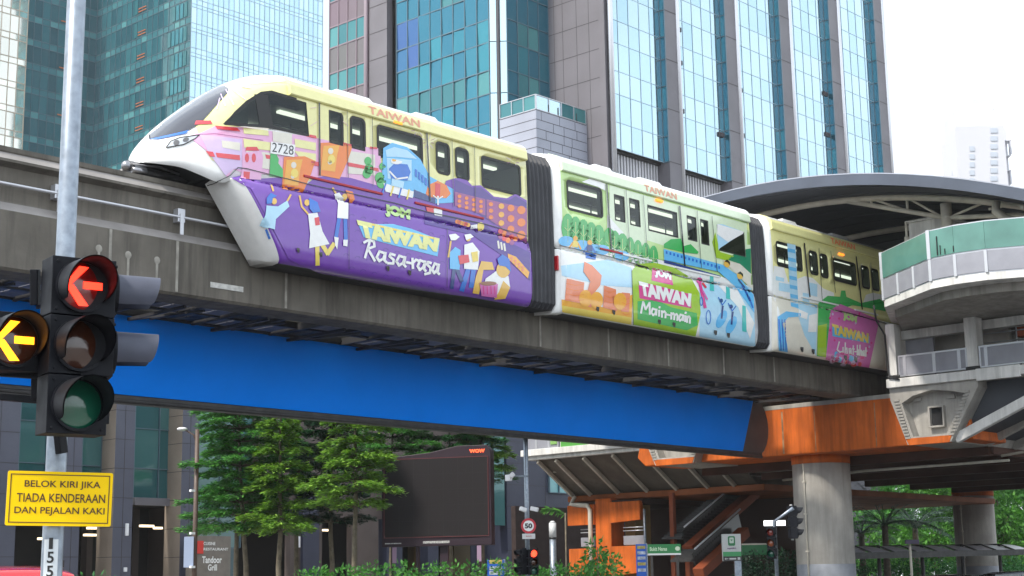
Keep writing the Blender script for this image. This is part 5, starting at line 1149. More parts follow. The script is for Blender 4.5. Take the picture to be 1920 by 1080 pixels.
for pa, pb, m_ in ((-95, -40, Mg_pod), (33, 122, Mg_pod), (152, 214, Mg_pod), (250, 330, Mg_pod), (371, 440, Mg_podp), (440, 475, Mg_pod)):
    a, b = xx(pa, 63.1), xx(pb+12, 63.1); g, gm = G(), G(); curtain(g, gm, 'y', 63.15, a, b, [5.9, 7.3, 9.2, 11.1, 13, 15, ZP] if m_ is not Mg_podp else [3.6, 5.2, 7.2, 9.2, 11.1, 13, ZP], 1.15, lambda r, k: 0, .02, .05); w_ = g.obj('podium_glazing', [m_], PD); gm.obj('mullion_grid', [M_mul], w_)
    if m_ is Mg_pod:
        g = G(); g.box(a, b, 62.9, 63.2, 5.55, 5.9, 0); g.obj('entrance_lintel', [M_stone], PD)
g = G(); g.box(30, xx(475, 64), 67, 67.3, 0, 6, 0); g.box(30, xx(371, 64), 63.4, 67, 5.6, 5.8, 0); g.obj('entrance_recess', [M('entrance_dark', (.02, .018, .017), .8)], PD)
g = G(); g.box(xx(250, 66.5), xx(262, 66.5), 66.4, 66.9, 0, 5.6, 0); g.box(xx(165, 66.5), xx(176, 66.5), 66.4, 66.9, 0, 5.6); g.box(xx(300, 66), xx(312, 66), 65.4, 66.9, 0, 5.6); g.obj('inner_pier', [M_brown], PD)
M_warm = glow('warm_strip_lamp', (1, .80, .52), 1.6)
for pa, pb, py in ((158, 192, 1003), (164, 190, 990), (263, 287, 986), (289, 303, 990), (72, 82, 1010), (476, 556, 963), (478, 516, 980), (603, 624, 973), (606, 618, 994), (940, 951, 935)):
    P, Q = onY(pa, py, 63.9), onY(pb, py, 63.9); g = G(); g.box(P.x, Q.x, 63.8, 64.0, P.z-.05, P.z+.05, 0); g.obj('entrance_lamp', [M_warm], PD)
for px, py in ((238, 993), (235, 1068), (560, 1016)): P = onY(px, py, 61.95); g = G(); g.box(P.x-.08, P.x+.08, 61.9, 62.0, P.z-(.28 if py != 1068 else .1), P.z+(.28 if py != 1068 else .1), 0); g.obj('wall_lamp', [M('wall_lamp_white', (.75, .75, .78), .3)], PD, bevel=.02)
g = G(); g.box(xx(475, 63), xx(980, 63), 63, 63.3, 5.2, ZP, 0); g.box(xx(540, 63), xx(600, 63), 62.8, 63.2, 0, 5.2, 0); g.box(xx(655, 63), xx(705, 63), 62.8, 63.2, 0, 5.2, 0); g.obj('brown_wall', [M_brown], PD)
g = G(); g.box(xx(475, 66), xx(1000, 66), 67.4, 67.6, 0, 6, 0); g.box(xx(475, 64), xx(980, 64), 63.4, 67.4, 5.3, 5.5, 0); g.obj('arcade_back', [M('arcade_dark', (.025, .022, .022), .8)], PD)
for pa, pb in ((560, 590), (890, 912), (716, 745), (792, 812)): g = G(); g.box(xx(pa, 63), xx(pb, 63), 62.6, 63.4, 0, 7, 0); g.obj('navy_column', [M_navy], PD)
for pa, pb in ((775, 800), (850, 880)): g = G(); g.box(xx(pa, 66.8), xx(pb, 66.8), 66.8, 67.3, 0, 4.5, 0); g.obj('ochre_door', [M('door_ochre_%d' % pa, (.20, .13, .05), .6)], PD)
g = G(); g.box(xx(950, 61), xx(1068, 61), 61, 63, 0, 16, 0)
for z in rows(1, 15.5, [1.25]): g.box(xx(950, 61), xx(1068, 61)+.004, 60.99, 61.2, z-.012, z+.012, 1)
for px in (985, 1022): g.box(xx(px, 61)-.012, xx(px, 61)+.012, 60.99, 61.2, 0, 16, 1)
g.obj('navy_wall', [M_navy, M_joint], PD)
g = G(); a, b = xx(925, 60.9), xx(948, 60.9); g.box(a, b, 61.0, 61.6, 4.9, 12, 0); g.obj('teal_window', [Mg_pod], PD)
a, b = xx(1030, 60.9), xx(1066, 60.9); g, gm = G(), G(); curtain(g, gm, 'y', 60.95, a, b, [6.9, 8.0, 9.1], 1.0, lambda r, k: 0, .01, .05); w_ = g.obj('teal_window', [M('bright_teal_glass', (.16, .42, .44), .1, island=.6)], PD); gm.obj('mullion_grid', [M_mul], w_)  # lighter teal panes, no lamp behind
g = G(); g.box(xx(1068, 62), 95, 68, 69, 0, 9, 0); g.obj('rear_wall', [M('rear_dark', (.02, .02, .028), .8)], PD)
# restaurant sign wall
sw = thing('sign_wall', (xx(400, 61), 61, 0), 'beige restaurant wall with white lettering and a red badge behind the left tree', 'wall')
a, b = xx(366, 60.9), xx(436, 60.9); zt_ = onY(400, 1005, 60.9).z
g = G(); g.box(a, b, 60.95, 61.5, 0, zt_, 0); g.obj('wall_panel', [M('taupe_stone', (.20, .175, .15), .6, var=.2)], sw)
g = G()
for body, q, bo in (('Tandoor', ((379, 1043), (416, 1045), (379, 1056), (416, 1057)), .03), ('Grill', ((390, 1058), (407, 1059), (390, 1070), (407, 1071)), .03), ('CUISINE', ((382, 1016), (404, 1018), (382, 1022), (404, 1024)), .02), ('RESTAURANT', ((382, 1027), (428, 1029), (382, 1032), (428, 1034)), .02)):
    p = [onY(*k, 60.92) for k in q]; lettering(g, body, (p[2].x, 60.93, p[2].z), (p[3].x-p[2].x, 0, 0), (0, 0, p[0].z-p[2].z), 0, bo)
g.obj('white_letters', [M('letter_white', (.85, .85, .83), .4)], sw)
p, q = onY(367, 1014, 60.92), onY(381, 1038, 60.92); g = G(); g.box(p.x, q.x, 60.9, 60.96, q.z, p.z, 0); g.obj('red_badge', [M('badge_red', (.62, .05, .04), .4)], sw)
# ---- ground
g = G(); g.box(-300, 500, -300, 500, -.3, 0); put(g.obj('ground', [M('paving_grey', (.20, .195, .185), .85, var=.25, vs=.4)]), kind='structure')
g = G(); g.mesh([(-200, 10, .004), (300, 10, .004), (300, 27, .004), (-200, 27, .004)], [(0, 1, 2, 3)]); g.mesh([(14, -200, .005), (30, -200, .005), (30, 300, .005), (14, 300, .005)], [(0, 1, 2, 3)]); put(g.obj('road', [M('asphalt', (.05, .05, .052), .9, var=.25, vs=1)]), kind='structure')
g = G()
for k in range(30): g.mesh([(-60+k*6, 18.4, .012), (-57+k*6, 18.4, .012), (-57+k*6, 18.55, .012), (-60+k*6, 18.55, .012)], [(0, 1, 2, 3)])
put(g.obj('road_markings', [M('road_white', (.7, .7, .68), .7)]), kind='structure')
g = G(); g.box(31, 100, 27.2, 61, .005, .13); g.box(2, 13.5, 3, 9.6, .006, .13); put(g.obj('pavement', [M('pavement_slab', (.26, .25, .24), .85, var=.2, vs=1)], bevel=.02), kind='structure')
# ================================================================ NEAR TRAFFIC LIGHT
M_housing = M('signal_housing', (.005, .006, .010), .55, spec=.2, var=.25, vs=10); M_hood = M('signal_hood', (.007, .008, .012), .55, spec=.25, var=.2, vs=8); M_hoodlit = M('signal_hood_lit', (.055, .062, .095), .55, var=.2, vs=8)  # greyer cowl copy for the side signal; light on it put into the colour
M_redlit = glow('red_led', (1, .03, .012), 2.6); M_amblit = glow('amber_led', (1, .36, .008), 2.4)
def lensmat(name, col): return M(name, col, .12, spec=.6, coat=.8, bump=.06, bs=40)
M_lr, M_la, M_lg = lensmat('lens_red', (.16, .008, .008)), lensmat('lens_amber', (.05, .014, .006)), lensmat('lens_green', (.006, .085, .05))
ptop, pbot = upright(146, -60, 10.12), upright(96, 1085, 10.12)
dirp = (ptop-pbot).normalized(); base = pbot-dirp*(pbot.z/dirp.z)
pole = thing('traffic_light_pole', (base.x, base.y, 0), 'tall galvanised steel pole carrying the near traffic lights at the left edge', 'pole')
g = G(); g.tube([base, base+dirp*.6/dirp.z, pbot-dirp*.4, pbot+dirp*.3, pbot+dirp*2.0, ptop+dirp*2], [.085, .083, .0695, .067, .064, .062], 0, 24); g.tube([base, base+Vector((0, 0, .04))], .16, 0, 20); g.obj('pole_shaft', [M_galv], pole)
g = G(); R = pbot+dirp*.47; g.tube([R+dirp*.20, R-dirp*.12], [.069, .069], 0, 20); g.obj('torn_wrap', [M('tape_rust', (.12, .10, .09), .8, var=.5, vs=20)], pole)
nc = -Vector((FWD.x, FWD.y, 0)).normalized(); rc = Vector((RGT.x, RGT.y, 0)).normalized()
P = pbot+nc*.072+rc*.004
g = G(); hw, hh = .045, .36
for s_, mt in ((1, 0),):
    cpts = []
    for k in range(7): a = rad(-32+74*k/6); cpts.append((P-nc*.072)+(nc*math.cos(a)+rc*math.sin(a))*.0735)
    for A_, B_ in zip(cpts, cpts[1:]): g.face([A_-Vector((0, 0, .35)), B_-Vector((0, 0, .35)), B_+Vector((0, 0, .248)), A_+Vector((0, 0, .248))], 0)
g.obj('number_label', [M('label_white', (.62, .66, .70), .5)], pole)
g = G()
def flat_on(g, body, c, w_, h, ex, ez, m=0, bold=.01): lettering(g, body, c-ex*w_/2-ez*h/2, ex*w_, ez*h, m, bold)
Z_ = Vector((0, 0, 1))
for i, ch in enumerate('155'): flat_on(g, ch, P+nc*.004+Z_*(.222-i*.088)+rc*.008, .026 if ch == '1' else .044, .072, rc, Z_, 0, .02)
g.obj('pole_number', [M('number_black', (.01, .01, .012), .5)], pole)
def sig_frame(P, yaw_v):
    """local x along the face, y away from the viewer, z up"""
    n = Vector((yaw_v.x, yaw_v.y, 0)).normalized(); ex = Vector((-n.y, n.x, 0))
    if ex.dot(rc) < 0 and abs(ex.dot(rc)) > .3: pass
    return Matrix(((ex.x, -n.x, 0, P.x), (ex.y, -n.y, 0, P.y), (0, 0, 1, P.z), (0, 0, 0, 1)))
def rotv(v, deg): c, s = math.cos(rad(deg)), math.sin(rad(deg)); return Vector((c*v.x-s*v.y, s*v.x+c*v.y, 0))
def signal(name, P, n, mods, label, W=.385, Hm=.375, R=.152, hood=.27, group=None, lmin=.30, hm=None):
    o = thing(name, P, label, 'traffic light', group); mat = sig_frame(P, n); mat.translation = P
    def done(g, nm, ms, bevel=0, **k): g.xf(mat); return g.obj(nm, ms, o, bevel=bevel, **k)
    N = len(mods); H = Hm*N
    for i in range(N):
        z0 = H-Hm*(i+1); g = G(); g.box(-W/2, W/2, 0, .20, z0+.003, z0+Hm-.003, 0); g.box(-W/2+.03, W/2-.03, .2, .25, z0+.02, z0+Hm-.02, 0)
        for sx in (-1, 1):
            for sz in (.035, Hm-.035): g.tube([(sx*(W/2-.035), .001, z0+sz), (sx*(W/2-.035), -.012, z0+sz)], .011, 0, 8)
        g.box(W/2-.001, W/2+.03, .03, .17, z0+.08, z0+.30, 0)
        done(g, 'signal_body', [M_housing], bevel=.012)
        zc = z0+Hm/2; mod = mods[i]
        g = G(); n_ = 32; rr = []
        for k in range(n_): a = 2*math.pi*k/n_; rr.append((math.cos(a), math.sin(a)))
        for (ra, ya), (rb, yb) in (((R+.018, .001), (R+.018, -.03)), ((R+.018, -.03), (R, -.03)), ((R, -.03), (R, .0))):
            for k in range(n_): c0, c1 = rr[k], rr[(k+1) % n_]; g.face([(c0[0]*ra, ya, zc+c0[1]*ra), (c1[0]*ra, ya, zc+c1[1]*ra), (c1[0]*rb, yb, zc+c1[1]*rb), (c0[0]*rb, yb, zc+c0[1]*rb)], 0)
        done(g, 'lens_rim', [M_housing])
        g = G()                                                   # shallow dome lens
        rings = [[(math.cos(2*math.pi*k/n_)*R*q, -.004-.035*(1-q*q), zc+math.sin(2*math.pi*k/n_)*R*q) for k in range(n_)] for q in (1, .8, .55, .3, .08)]
        V = [[g.b.verts.new(p) for p in r_] for r_ in rings]
        for A_, B_ in zip(V, V[1:]):
            for k in range(n_): f = g.b.faces.new((A_[k], A_[(k+1) % n_], B_[(k+1) % n_], B_[k])); f.smooth = True
        f = g.b.faces.new(V[-1])
        bmesh.ops.recalc_face_normals(g.b, faces=g.b.faces)
        done(g, 'lens', [mod[0]], label=mod[2] if len(mod) > 2 else None)
        if mod[1]:
            g = G(); y = -.046
            def bar(pts): g.prism([(a, y, zc+b) for a, b in pts], (0, .006, 0), 0)
            s_ = R/.152
            bar([(-.125*s_, .0), (-.085*s_, .0), (.025*s_, .118*s_), (-.035*s_, .122*s_)]); bar([(-.125*s_, 0), (-.05*s_, -.135*s_), (.012*s_, -.135*s_), (-.085*s_, 0)]) if False else bar([(-.125*s_, .002), (-.07*s_, -.0), (.03*s_, -.128*s_), (-.03*s_, -.132*s_)]); bar([(-.005*s_, -.02*s_), (.118*s_, -.02*s_), (.118*s_, .026*s_), (-.005*s_, .026*s_)])
            done(g, 'arrow', [mod[1]])
        g = G(); n2 = 28; a0, a1 = -38, 218                     # cowl, cut away below
        for (r0, r1, flip) in ((R+.014, R+.006, 0), (R+.005, R-.003, 1)):
            for k in range(n2):
                t0, t1 = a0+(a1-a0)*k/n2, a0+(a1-a0)*(k+1)/n2
                def L(t): q = (t-a0)/(a1-a0); return hood*(lmin+(1-lmin)*math.sin(math.pi*q)**.6)
                p = [(math.cos(rad(t0))*r0, -.02, zc+math.sin(rad(t0))*r0), (math.cos(rad(t1))*r0, -.02, zc+math.sin(rad(t1))*r0), (math.cos(rad(t1))*r1, -L(t1), zc+math.sin(rad(t1))*r1), (math.cos(rad(t0))*r1, -L(t0), zc+math.sin(rad(t0))*r1)]
                if flip: p.reverse()
                f = g.face(p, 0)
                if f: f.smooth = True
        bmesh.ops.remove_doubles(g.b, verts=g.b.verts, dist=.0005)
        done(g, 'cowl', [hm or M_hood])
    return o
to_cam = lambda P: (CAM-P)
P = dep(143, 815, 9.62); n1 = rotv(Vector((-P.x, -P.y, 0)).normalized(), 20)
signal('traffic_light', P, n1, [(M_lr, M_redlit, 'lens with a lit red left arrow'), (M_la, None, 'dark amber lens'), (M_lg, None, 'dark green lens')], 'three-lens traffic light showing a red left arrow on the near pole', group=None)
P = dep(22, 695, 9.66); signal('traffic_light', P, n1, [(M_la, M_amblit, 'lens with a lit amber left arrow')], 'single traffic light with a lit amber left arrow at the left edge')
P = dep(205, 713, 9.92); n3 = rotv(Vector((-P.x, -P.y, 0)).normalized(), 97)
s3 = signal('traffic_light', P, n3, [(M_lr, None), (M_la, None)], 'side-facing traffic light with two cowls toned grey as if lit, pointing right', R=.115, hood=.30, W=.34, lmin=.8, hm=M_hoodlit)
for a, b, t1, t2, w_, h_ in (((-30, 697), (105, 706), 9.85, 9.85, .06, .045), ((-30, 741), (95, 752), 9.95, 9.95, .06, .045), ((66, 505), (66, 572), 9.9, 9.9, .05, .09), ((68, 700), (68, 748), 9.9, 9.9, .05, .09), ((105, 600), (140, 600), 9.9, 9.9, .05, .06), ((200, 520), (130, 520), 9.9, 10, .05, .05), ((112, 815), (116, 850), 10, 10, .05, .07)):
    g = G(); g.beam(dep(*a, t1), dep(*b, t2), w_, h_, 0); g.obj('mounting_bracket', [M_housing], pole, bevel=.006)
# yellow sign
P = dep(9, 985, 9.78); Q = dep(203, 990, 10.02); rz, wd = frame_from(P, Q); wd = .655; ht = .345
ys_ = thing('road_sign', P, 'yellow rectangular road sign with brown capitals fixed to the near pole', 'sign', rz=rz)
mat = Matrix.Rotation(rad(.8), 4, 'Y') @ Matrix.Rotation(rad(1.5), 4, 'X')
g = G(); g.prism([(a, 0, b) for a, b in rrect(0, wd, 0, ht, .012)], (0, .012, 0), 0); g.xf(mat); g.obj('sign_plate', [M('sign_yellow', (.95, .62, .0), .5, spec=.2, var=.05, vs=8)], ys_, local=True)
g = G(); bw = .006
for (a, b, c, d) in ((.018, wd-.018, .018, .018+bw), (.018, wd-.018, ht-.018-bw, ht-.018), (.018, .018+bw, .018+bw, ht-.018-bw), (wd-.018-bw, wd-.018, .018+bw, ht-.018-bw)): g.box(a, b, -.002, .001, c, d, 0)
g.xf(mat); g.obj('sign_border', [M('sign_brown', (.09, .03, .008), .5)], ys_, local=True)
M_stx = M('sign_brown_text', (.07, .022, .006), .5)
for body, x0, x1, z0 in (('BELOK KIRI JIKA', .105, .578, .232), ('TIADA KENDERAAN', .062, .612, .150), ('DAN PEJALAN KAKI', .052, .612, .064)): g = G(); lettering(g, body, (x0, -.003, z0), (x1-x0, 0, 0), (0, 0, .055), 0, .012); g.xf(mat); g.obj('sign_text', [M_stx], ys_, local=True)
for z in (.05, ht-.09): g = G(); g.box(.28, .40, .012, .05, z, z+.04); g.xf(mat); g.obj('sign_clamp', [M_galv], ys_, local=True)

# ================================================================ STREET FURNITURE BEYOND
def board(px, t, nm, label, cat, wpx=None, group=None):
    """upright flat thing: px = lower left, lower right; returns Empty and width, local x right, y away, z up"""
    P, Q = dep(*px[0], t[0]), dep(*px[1], t[1]); rz, wd = frame_from(P, Q); return thing(nm, (P.x, P.y, 0), label, cat, group, rz), wd, P.z
M_casing = M('board_casing', (.03, .017, .027), .5, spec=.3, var=.15); M_lettw = M('white_lettering', (.8, .8, .8), .5); M_black = M('gloss_black', (.012, .012, .014), .3)
o, wd, z0 = board(((716, 1026), (922, 1024)), (60, 58.9), 'led_billboard', 'black blank screen billboard on posts among the trees', 'billboard')
u = wd/206.0; H = (1026-858)*60/FPX
g = G(); g.prism([(0, 0, z0), (wd, 0, z0), (wd, 0, z0+H+.12), (wd*.96, 0, z0+H+.34), (wd*.70, 0, z0+H+.34), (wd*.45, 0, z0+H+.12), (0, 0, z0+H-.05)], (0, .5, 0), 0); g.obj('board_case', [M_casing], o, local=True, bevel=.02)
g = G(); g.prism([(a, -.03, b) for a, b in rrect(.12, wd-.12, z0+.36, z0+H-.12, .1)], (0, .03, 0), 0); [g.box(.12+(wd-.24)*k/7-.006, .12+(wd-.24)*k/7+.006, -.033, -.02, z0+.38, z0+H-.14, 1) for k in range(1, 7)]; [g.box(.14, wd-.14, -.034, -.02, z0+.36+(H-.48)*k/5-.006, z0+.36+(H-.48)*k/5+.006, 1) for k in range(1, 5)]; g.obj('screen', [M('screen_grey', (.016, .013, .015), .6, spec=.25, var=.2, vs=30), M('screen_seam', (.008, .007, .008), .7)], o, local=True)
g = G(); s_ = .03
for a, b, c, d in ((.10, wd-.10, z0+.33, z0+.36), (.10, wd-.10, z0+H-.12, z0+H-.09), (.09, .12, z0+.36, z0+H-.12), (wd-.12, wd-.09, z0+.36, z0+H-.12)): g.box(a, b, -.035, .0, c, d, 0)
g.obj('screen_rim', [M('rim_maroon', (.10, .02, .025), .5)], o, local=True)
g = G(); lettering(g, 'WOW', (wd*.81, -.012, z0+H+.04), (wd*.14, 0, 0), (0, 0, .14), 0, .05); g.obj('lit_lettering', [glow('red_orange_letters', (1, .10, .03), 1.3)], o, local=True)
g = G(); lettering(g, 'ADVERTISE HERE', (wd*.38, -.012, z0+.10), (wd*.24, 0, 0), (0, 0, .09), 0, .03); lettering(g, 'MEDIA', (wd*.03, -.012, z0+.10), (wd*.14, 0, 0), (0, 0, .05), 0, .02); g.obj('caption', [M_lettw], o, local=True) if False else g.b.free()
g = G(); g.box(wd*.38, wd*.62, -.012, 0, z0+.10, z0+.19); g.box(wd*.03, wd*.18, -.012, 0, z0+.11, z0+.15)
g.obj('caption_strip', [M('caption_grey', (.5, .5, .5), .5, var=.6, vs=18)], o, local=True)
g = G()
for k in (.07, .30, .52, .57, .86): g.box(wd*k, wd*k+(.22 if k == .52 else .10), .2, .35, 0, z0, 0)
g.obj('board_post', [M_casing], o, local=True)
for k, nm in ((.10, 'left'), (.87, 'right')): g = G(); g.box(wd*k, wd*k+.17, -.05, -.03, z0-.62, z0-.02, 0); g.obj('lilac_pennant', [M('pennant_%s' % nm, (.30, .20, .30), .6)], o, local=True)
# camera pole with speed sign
p = dep(990, 1080, 48); pb = Vector((p.x, p.y, 0))
cp = thing('camera_pole', pb, 'tall grey pole with white cameras in front of the navy wall', 'pole')
zt_ = dep(991, 800, 48).z
g = G(); g.tube([pb, pb+Z_*(zt_+2)], .075, 0, 12); g.obj('pole_shaft', [M_galv], cp)
def at48(px, py, dn=0): return dep(px, py, 48-dn)
g = G(); g.tube([at48(990, 893, .1), at48(960, 893, .1)], .03, 0, 8); g.obj('camera_arm', [M_galv], cp)
M_camw = M('camera_white', (.78, .78, .80), .35)
g = G(); g.box(*sorted((at48(948, 900).x, at48(958, 900).x)), at48(955, 900).y-.1, at48(955, 900).y+.12, at48(955, 902).z, at48(955, 890).z); g.beam(at48(957, 894, .1), at48(964, 888, .1), .16, .14, 0); g.obj('camera', [M_camw], cp, bevel=.02)
for a, b in (((986, 957), (975, 953)), ((995, 953), (1009, 956))): g = G(); g.beam(at48(*a, .12), at48(*b, .2), .13, .13, 0); g.obj('camera', [M_camw], cp, bevel=.02)
c = at48(991, 986, .12); R = .235
ss = thing('speed_sign', c, 'round red-rimmed speed sign reading 50 on the camera pole', 'sign'); ncz = Vector((-c.x, -c.y, 0)).normalized(); exz = Vector((-ncz.y, ncz.x, 0))
def disc(g, c, r, n, e, th, m): g.prism([c+e*math.cos(2*math.pi*k/32)*r+Z_*math.sin(2*math.pi*k/32)*r for k in range(32)], -n*th, m)
g = G(); disc(g, c, R, ncz, exz, .02, 0); g.obj('sign_disc', [M('sign_red', (.50, .015, .03), .4)], ss)
g = G(); disc(g, c+ncz*.006, R*.70, ncz, exz, .01, 0); g.obj('sign_face', [M('sign_white', (.8, .8, .8), .4)], ss)
g = G(); flat_on(g, '50', c+ncz*.010, .235, .16, exz, Z_, 0, .05); g.obj('sign_digits', [M_black], ss)
c2_ = c-Z_*.32; g = G(); g.box(-.2, .2, -.02, .02, -.08, .08); g.xf(sig_frame(c2_, ncz)); tag_ = g.obj('sign_plaque', [M('plaque', (.6, .6, .6), .5)], ss)
g = G(); flat_on(g, 'km/j', c2_+ncz*.026, .16, .05, exz, Z_, 0, .02); g.obj('plaque_text', [M('plaque_red', (.4, .05, .05), .5)], ss)
def small_signal(px, py, t, turn, lit, label, R=.1, hood=.16, group=None, W=.27, Hm=.26):
    P = dep(px, py, t); n = rotv(Vector((-P.x, -P.y, 0)).normalized(), turn); return signal('traffic_light', P, n, lit, label, W=W, Hm=Hm, R=R, hood=hood, group=group)
M_redlamp = glow('red_lamp', (1, .05, .02), 2.6); M_halo = glow('red_glow_lens', (1, .02, .01), 1.0)
so_ = small_signal(1001, 1078, 47.6, 15, [(M_redlamp, None), (M_la, None), (M_lg, None)], 'far traffic light showing a round red lamp under the speed sign', R=.11)
small_signal(974, 1078, 47.8, -62, [(M_lr, None), (M_lg, None), (M_lg, None)], 'unlit traffic light turned aside left of the red far one', R=.1)
# bollard light
p = dep(1038, 1080, 58); bl = thing('bollard_light', (p.x, p.y, 0), 'slim grey post light with a white head before the dark wall', 'street light')
z1, z2, z3 = dep(1038, 1010, 58).z, dep(1038, 1007, 58).z, dep(1038, 980, 58).z; q = Vector((p.x, p.y, 0))
g = G(); g.tube([q, q+Z_*z1], .13, 0, 12); g.obj('post', [M_galv], bl); g = G(); g.tube([q+Z_*z2, q+Z_*(z3+.0)], .14, 0, 12); g.tube([q+Z_*z3, q+Z_*(z3+.08)], [.14, .06], 0, 12); g.obj('lamp_head', [M('lamp_white', (.55, .56, .58), .3)], bl); g = G(); g.tube([q+Z_*z1, q+Z_*z2], .145, 0, 12); g.obj('collar', [M_black], bl)
# street lamp, left
p = dep(364, 1080, 55); q = Vector((p.x, p.y, 0)); zt_ = dep(363, 800, 55).z
sl_ = thing('street_lamp', q, 'brown street lamp with one curved arm in front of the left tree', 'street lamp'); M_bronze = M('bronze_paint', (.10, .065, .05), .5, var=.2)
g = G(); g.tube([q, q+Z_*zt_], [.10, .075], 0, 12); g.obj('post', [M_bronze], sl_)
e = Vector((RGT.x, RGT.y, 0)).normalized()
for s_, L_, ph in ((-1, .42, 1),):
    g = G(); g.tube([q+Z_*(zt_-.55), q+e*s_*.12+Z_*(zt_-.2), q+e*s_*.42+Z_*(zt_-.02), q+e*s_*.62+Z_*zt_], .03, 0, 8); g.obj('arm', [M_bronze], sl_)
    g = G(); c = q+e*s_*.55+Z_*(zt_+.02) if s_ < 0 else q+e*s_*.55+Z_*zt_; g.ball(c, .2, 0, (1.0, 1, .35)); g.obj('lamp_shade', [M('lamp_head_white', (.8, .8, .82), .3)], sl_)
g = G(); a_, b_ = dep(344, 1064, 54.9), dep(362, 1064, 54.9); ztb = dep(350, 1006, 54.9).z; g.prism([a_, b_, Vector((b_.x, b_.y, ztb)), Vector((a_.x, a_.y, ztb))], (.05, .05, 0), 0); g.obj('pole_banner', [M('banner_violet', (.30, .36, .50), .5)], sl_)
g = G()
for py in (920, 1000, 1063): c = dep(362, py, 54.9); g.box(c.x-.12, c.x+.05, c.y-.06, c.y+.06, c.z-.04, c.z+.04, 0)
g.obj('pole_clamp', [M_camw], sl_)
# blue banners
M_bb = M('banner_blue', (.012, .10, .50), .5); M_by = M('banner_yellow', (.75, .55, .05), .5)
for (a, b), t_, zpx, lab, words_ in ((((914, 1085), (946, 1087)), 50, 1050, 'blue street banner below the screen billboard', (('SALE', .80, 'y'), ('CITY', .45, 'w'), ('WALK', .2, 'w'))), (((1194, 1085), (1214, 1085)), 52, 1020, 'narrow blue banner in front of the orange stair parapet', (('CITY', .86, 'y'), ('MALL', .70, 'w'), ('OPEN', .55, 'w'), ('12', .38, 'y'), ('NOW', .2, 'w')))):
    o, wd, z0 = board((a, b), (t_, t_), 'banner', lab, 'banner'); P = dep(*a, t_); zt_ = dep(a[0], zpx, t_).z; g = G(); g.box(0, wd, 0, .05, z0-.5, zt_, 0); g.obj('banner_panel', [M_bb], o, local=True)
    g = G(); g.box(wd*.45, wd*.55, .05, .11, 0, z0-.5, 0); g.box(wd*.45, wd*.55, .052, .11, z0-.5, zt_, 0); g.box(wd-.03, wd+.03, .0, .06, z0-.5, zt_+.02, 0); g.obj('banner_post', [M_galv], o, local=True)
    g = G()
    for wt, k, cc in words_: h = (zt_-z0)*(.09 if len(words_) > 3 else .2); g.box(wd*.12, wd*.88, -.008, -.002, z0+(zt_-z0)*k, z0+(zt_-z0)*k+h, 0 if cc == 'y' else 1)
    g.obj('banner_print', [M('print_gold_%d' % t_, (.55, .45, .12), .5, var=.7, vs=7), M('print_white_%d' % t_, (.55, .6, .7), .5, var=.7, vs=8)], o, local=True)
# green station sign and pylon
M_sg = M('signboard_green', (.012, .14, .045), .4)
o, wd, z0 = board(((1215, 1038), (1277, 1039)), (64, 64), 'station_name_sign', 'dark green name sign reading Bukit Nanas beside the orange parapet', 'sign'); hS = 17*64/FPX
g = G(); g.box(0, wd, 0, .15, z0, z0+hS, 0); g.obj('sign_panel', [M_sg], o, local=True); g = G(); g.box(0, wd, -.01, .16, z0-.07, z0, 0); g.obj('sign_edge', [M_alu], o, local=True)
g = G(); lettering(g, 'Bukit Nanas', (wd*.06, -.006, z0+hS*.28), (wd*.52, 0, 0), (0, 0, hS*.42), 0, .02); g.obj('sign_text', [M('sign_pale_green', (.40, .55, .42), .5)], o, local=True)
g = G(); g.prism([(wd*.9+.1*math.cos(k*math.pi/8), -.008, z0+hS*.5+.09*math.sin(k*math.pi/8)) for k in range(16)], (0, .006, 0), 0); g.obj('round_emblem', [M('emblem_pale', (.4, .5, .42), .5)], o, local=True)
g = G(); g.box(.1, .2, .02, .12, 0, z0-.07); g.box(wd-.2, wd-.1, .02, .12, 0, z0-.07); g.obj('sign_post', [M_dsteel], o, local=True)
o, wd, z0 = board(((1392, 1041), (1450, 1042)), (64, 64), 'station_name_sign', 'dark green sign strip behind the signals at right of the pylon', 'sign')
g = G(); g.box(0, wd, 0, .15, z0, z0+hS*1.1, 0); g.obj('sign_panel', [M_sg], o, local=True); g = G(); g.box(0, wd, -.01, .14, z0+hS*1.1, z0+hS*1.1+.06); g.obj('sign_edge', [M_cream], o, local=True); g = G(); g.box(.1, .2, .02, .12, 0, z0); g.box(wd-.3, wd-.2, .02, .12, 0, z0); g.obj('sign_post', [M_dsteel], o, local=True)
o, wd, z0 = board(((1356, 1052), (1391, 1053)), (55, 55), 'station_pylon', 'white station pylon with a green train emblem at the foot of the escalator', 'sign'); k_ = 55/FPX
g = G(); g.box(0, wd, 0, .25, z0, z0+50*k_, 0); g.obj('pylon_box', [M('pylon_white', (.46, .47, .47), .5)], o, local=True, bevel=.02)
g = G(); g.box(0.005, wd-.005, -.01, 0, z0+8.5*k_, z0+17*k_, 0); g.obj('green_band', [M('band_green', (.04, .26, .09), .5)], o, local=True)
g = G(); g.box(.005, wd-.005, -.01, 0, z0, z0+8.5*k_, 0); g.obj('black_band', [M_black], o, local=True)
g = G(); a_, b_ = wd*.3, wd*.68; za, zb = z0+28*k_, z0+46*k_
g.prism([(x, -.012, z) for x, z in rrect(a_, b_, za, zb, .05)], (0, .01, 0), 0); g.prism([(x, -.018, z) for x, z in rrect(a_+.05, b_-.05, za+.09, zb-.05, .03)], (0, .008, 0), 1); g.prism([(wd*.42, -.024, zb-.12), (wd*.49, -.024, za+.16), (wd*.56, -.024, zb-.12)], (0, .008, 0), 0)
g.obj('train_emblem', [M('emblem_dkgreen', (.01, .16, .05), .4), M('emblem_back', (.45, .52, .46), .5)], o, local=True)
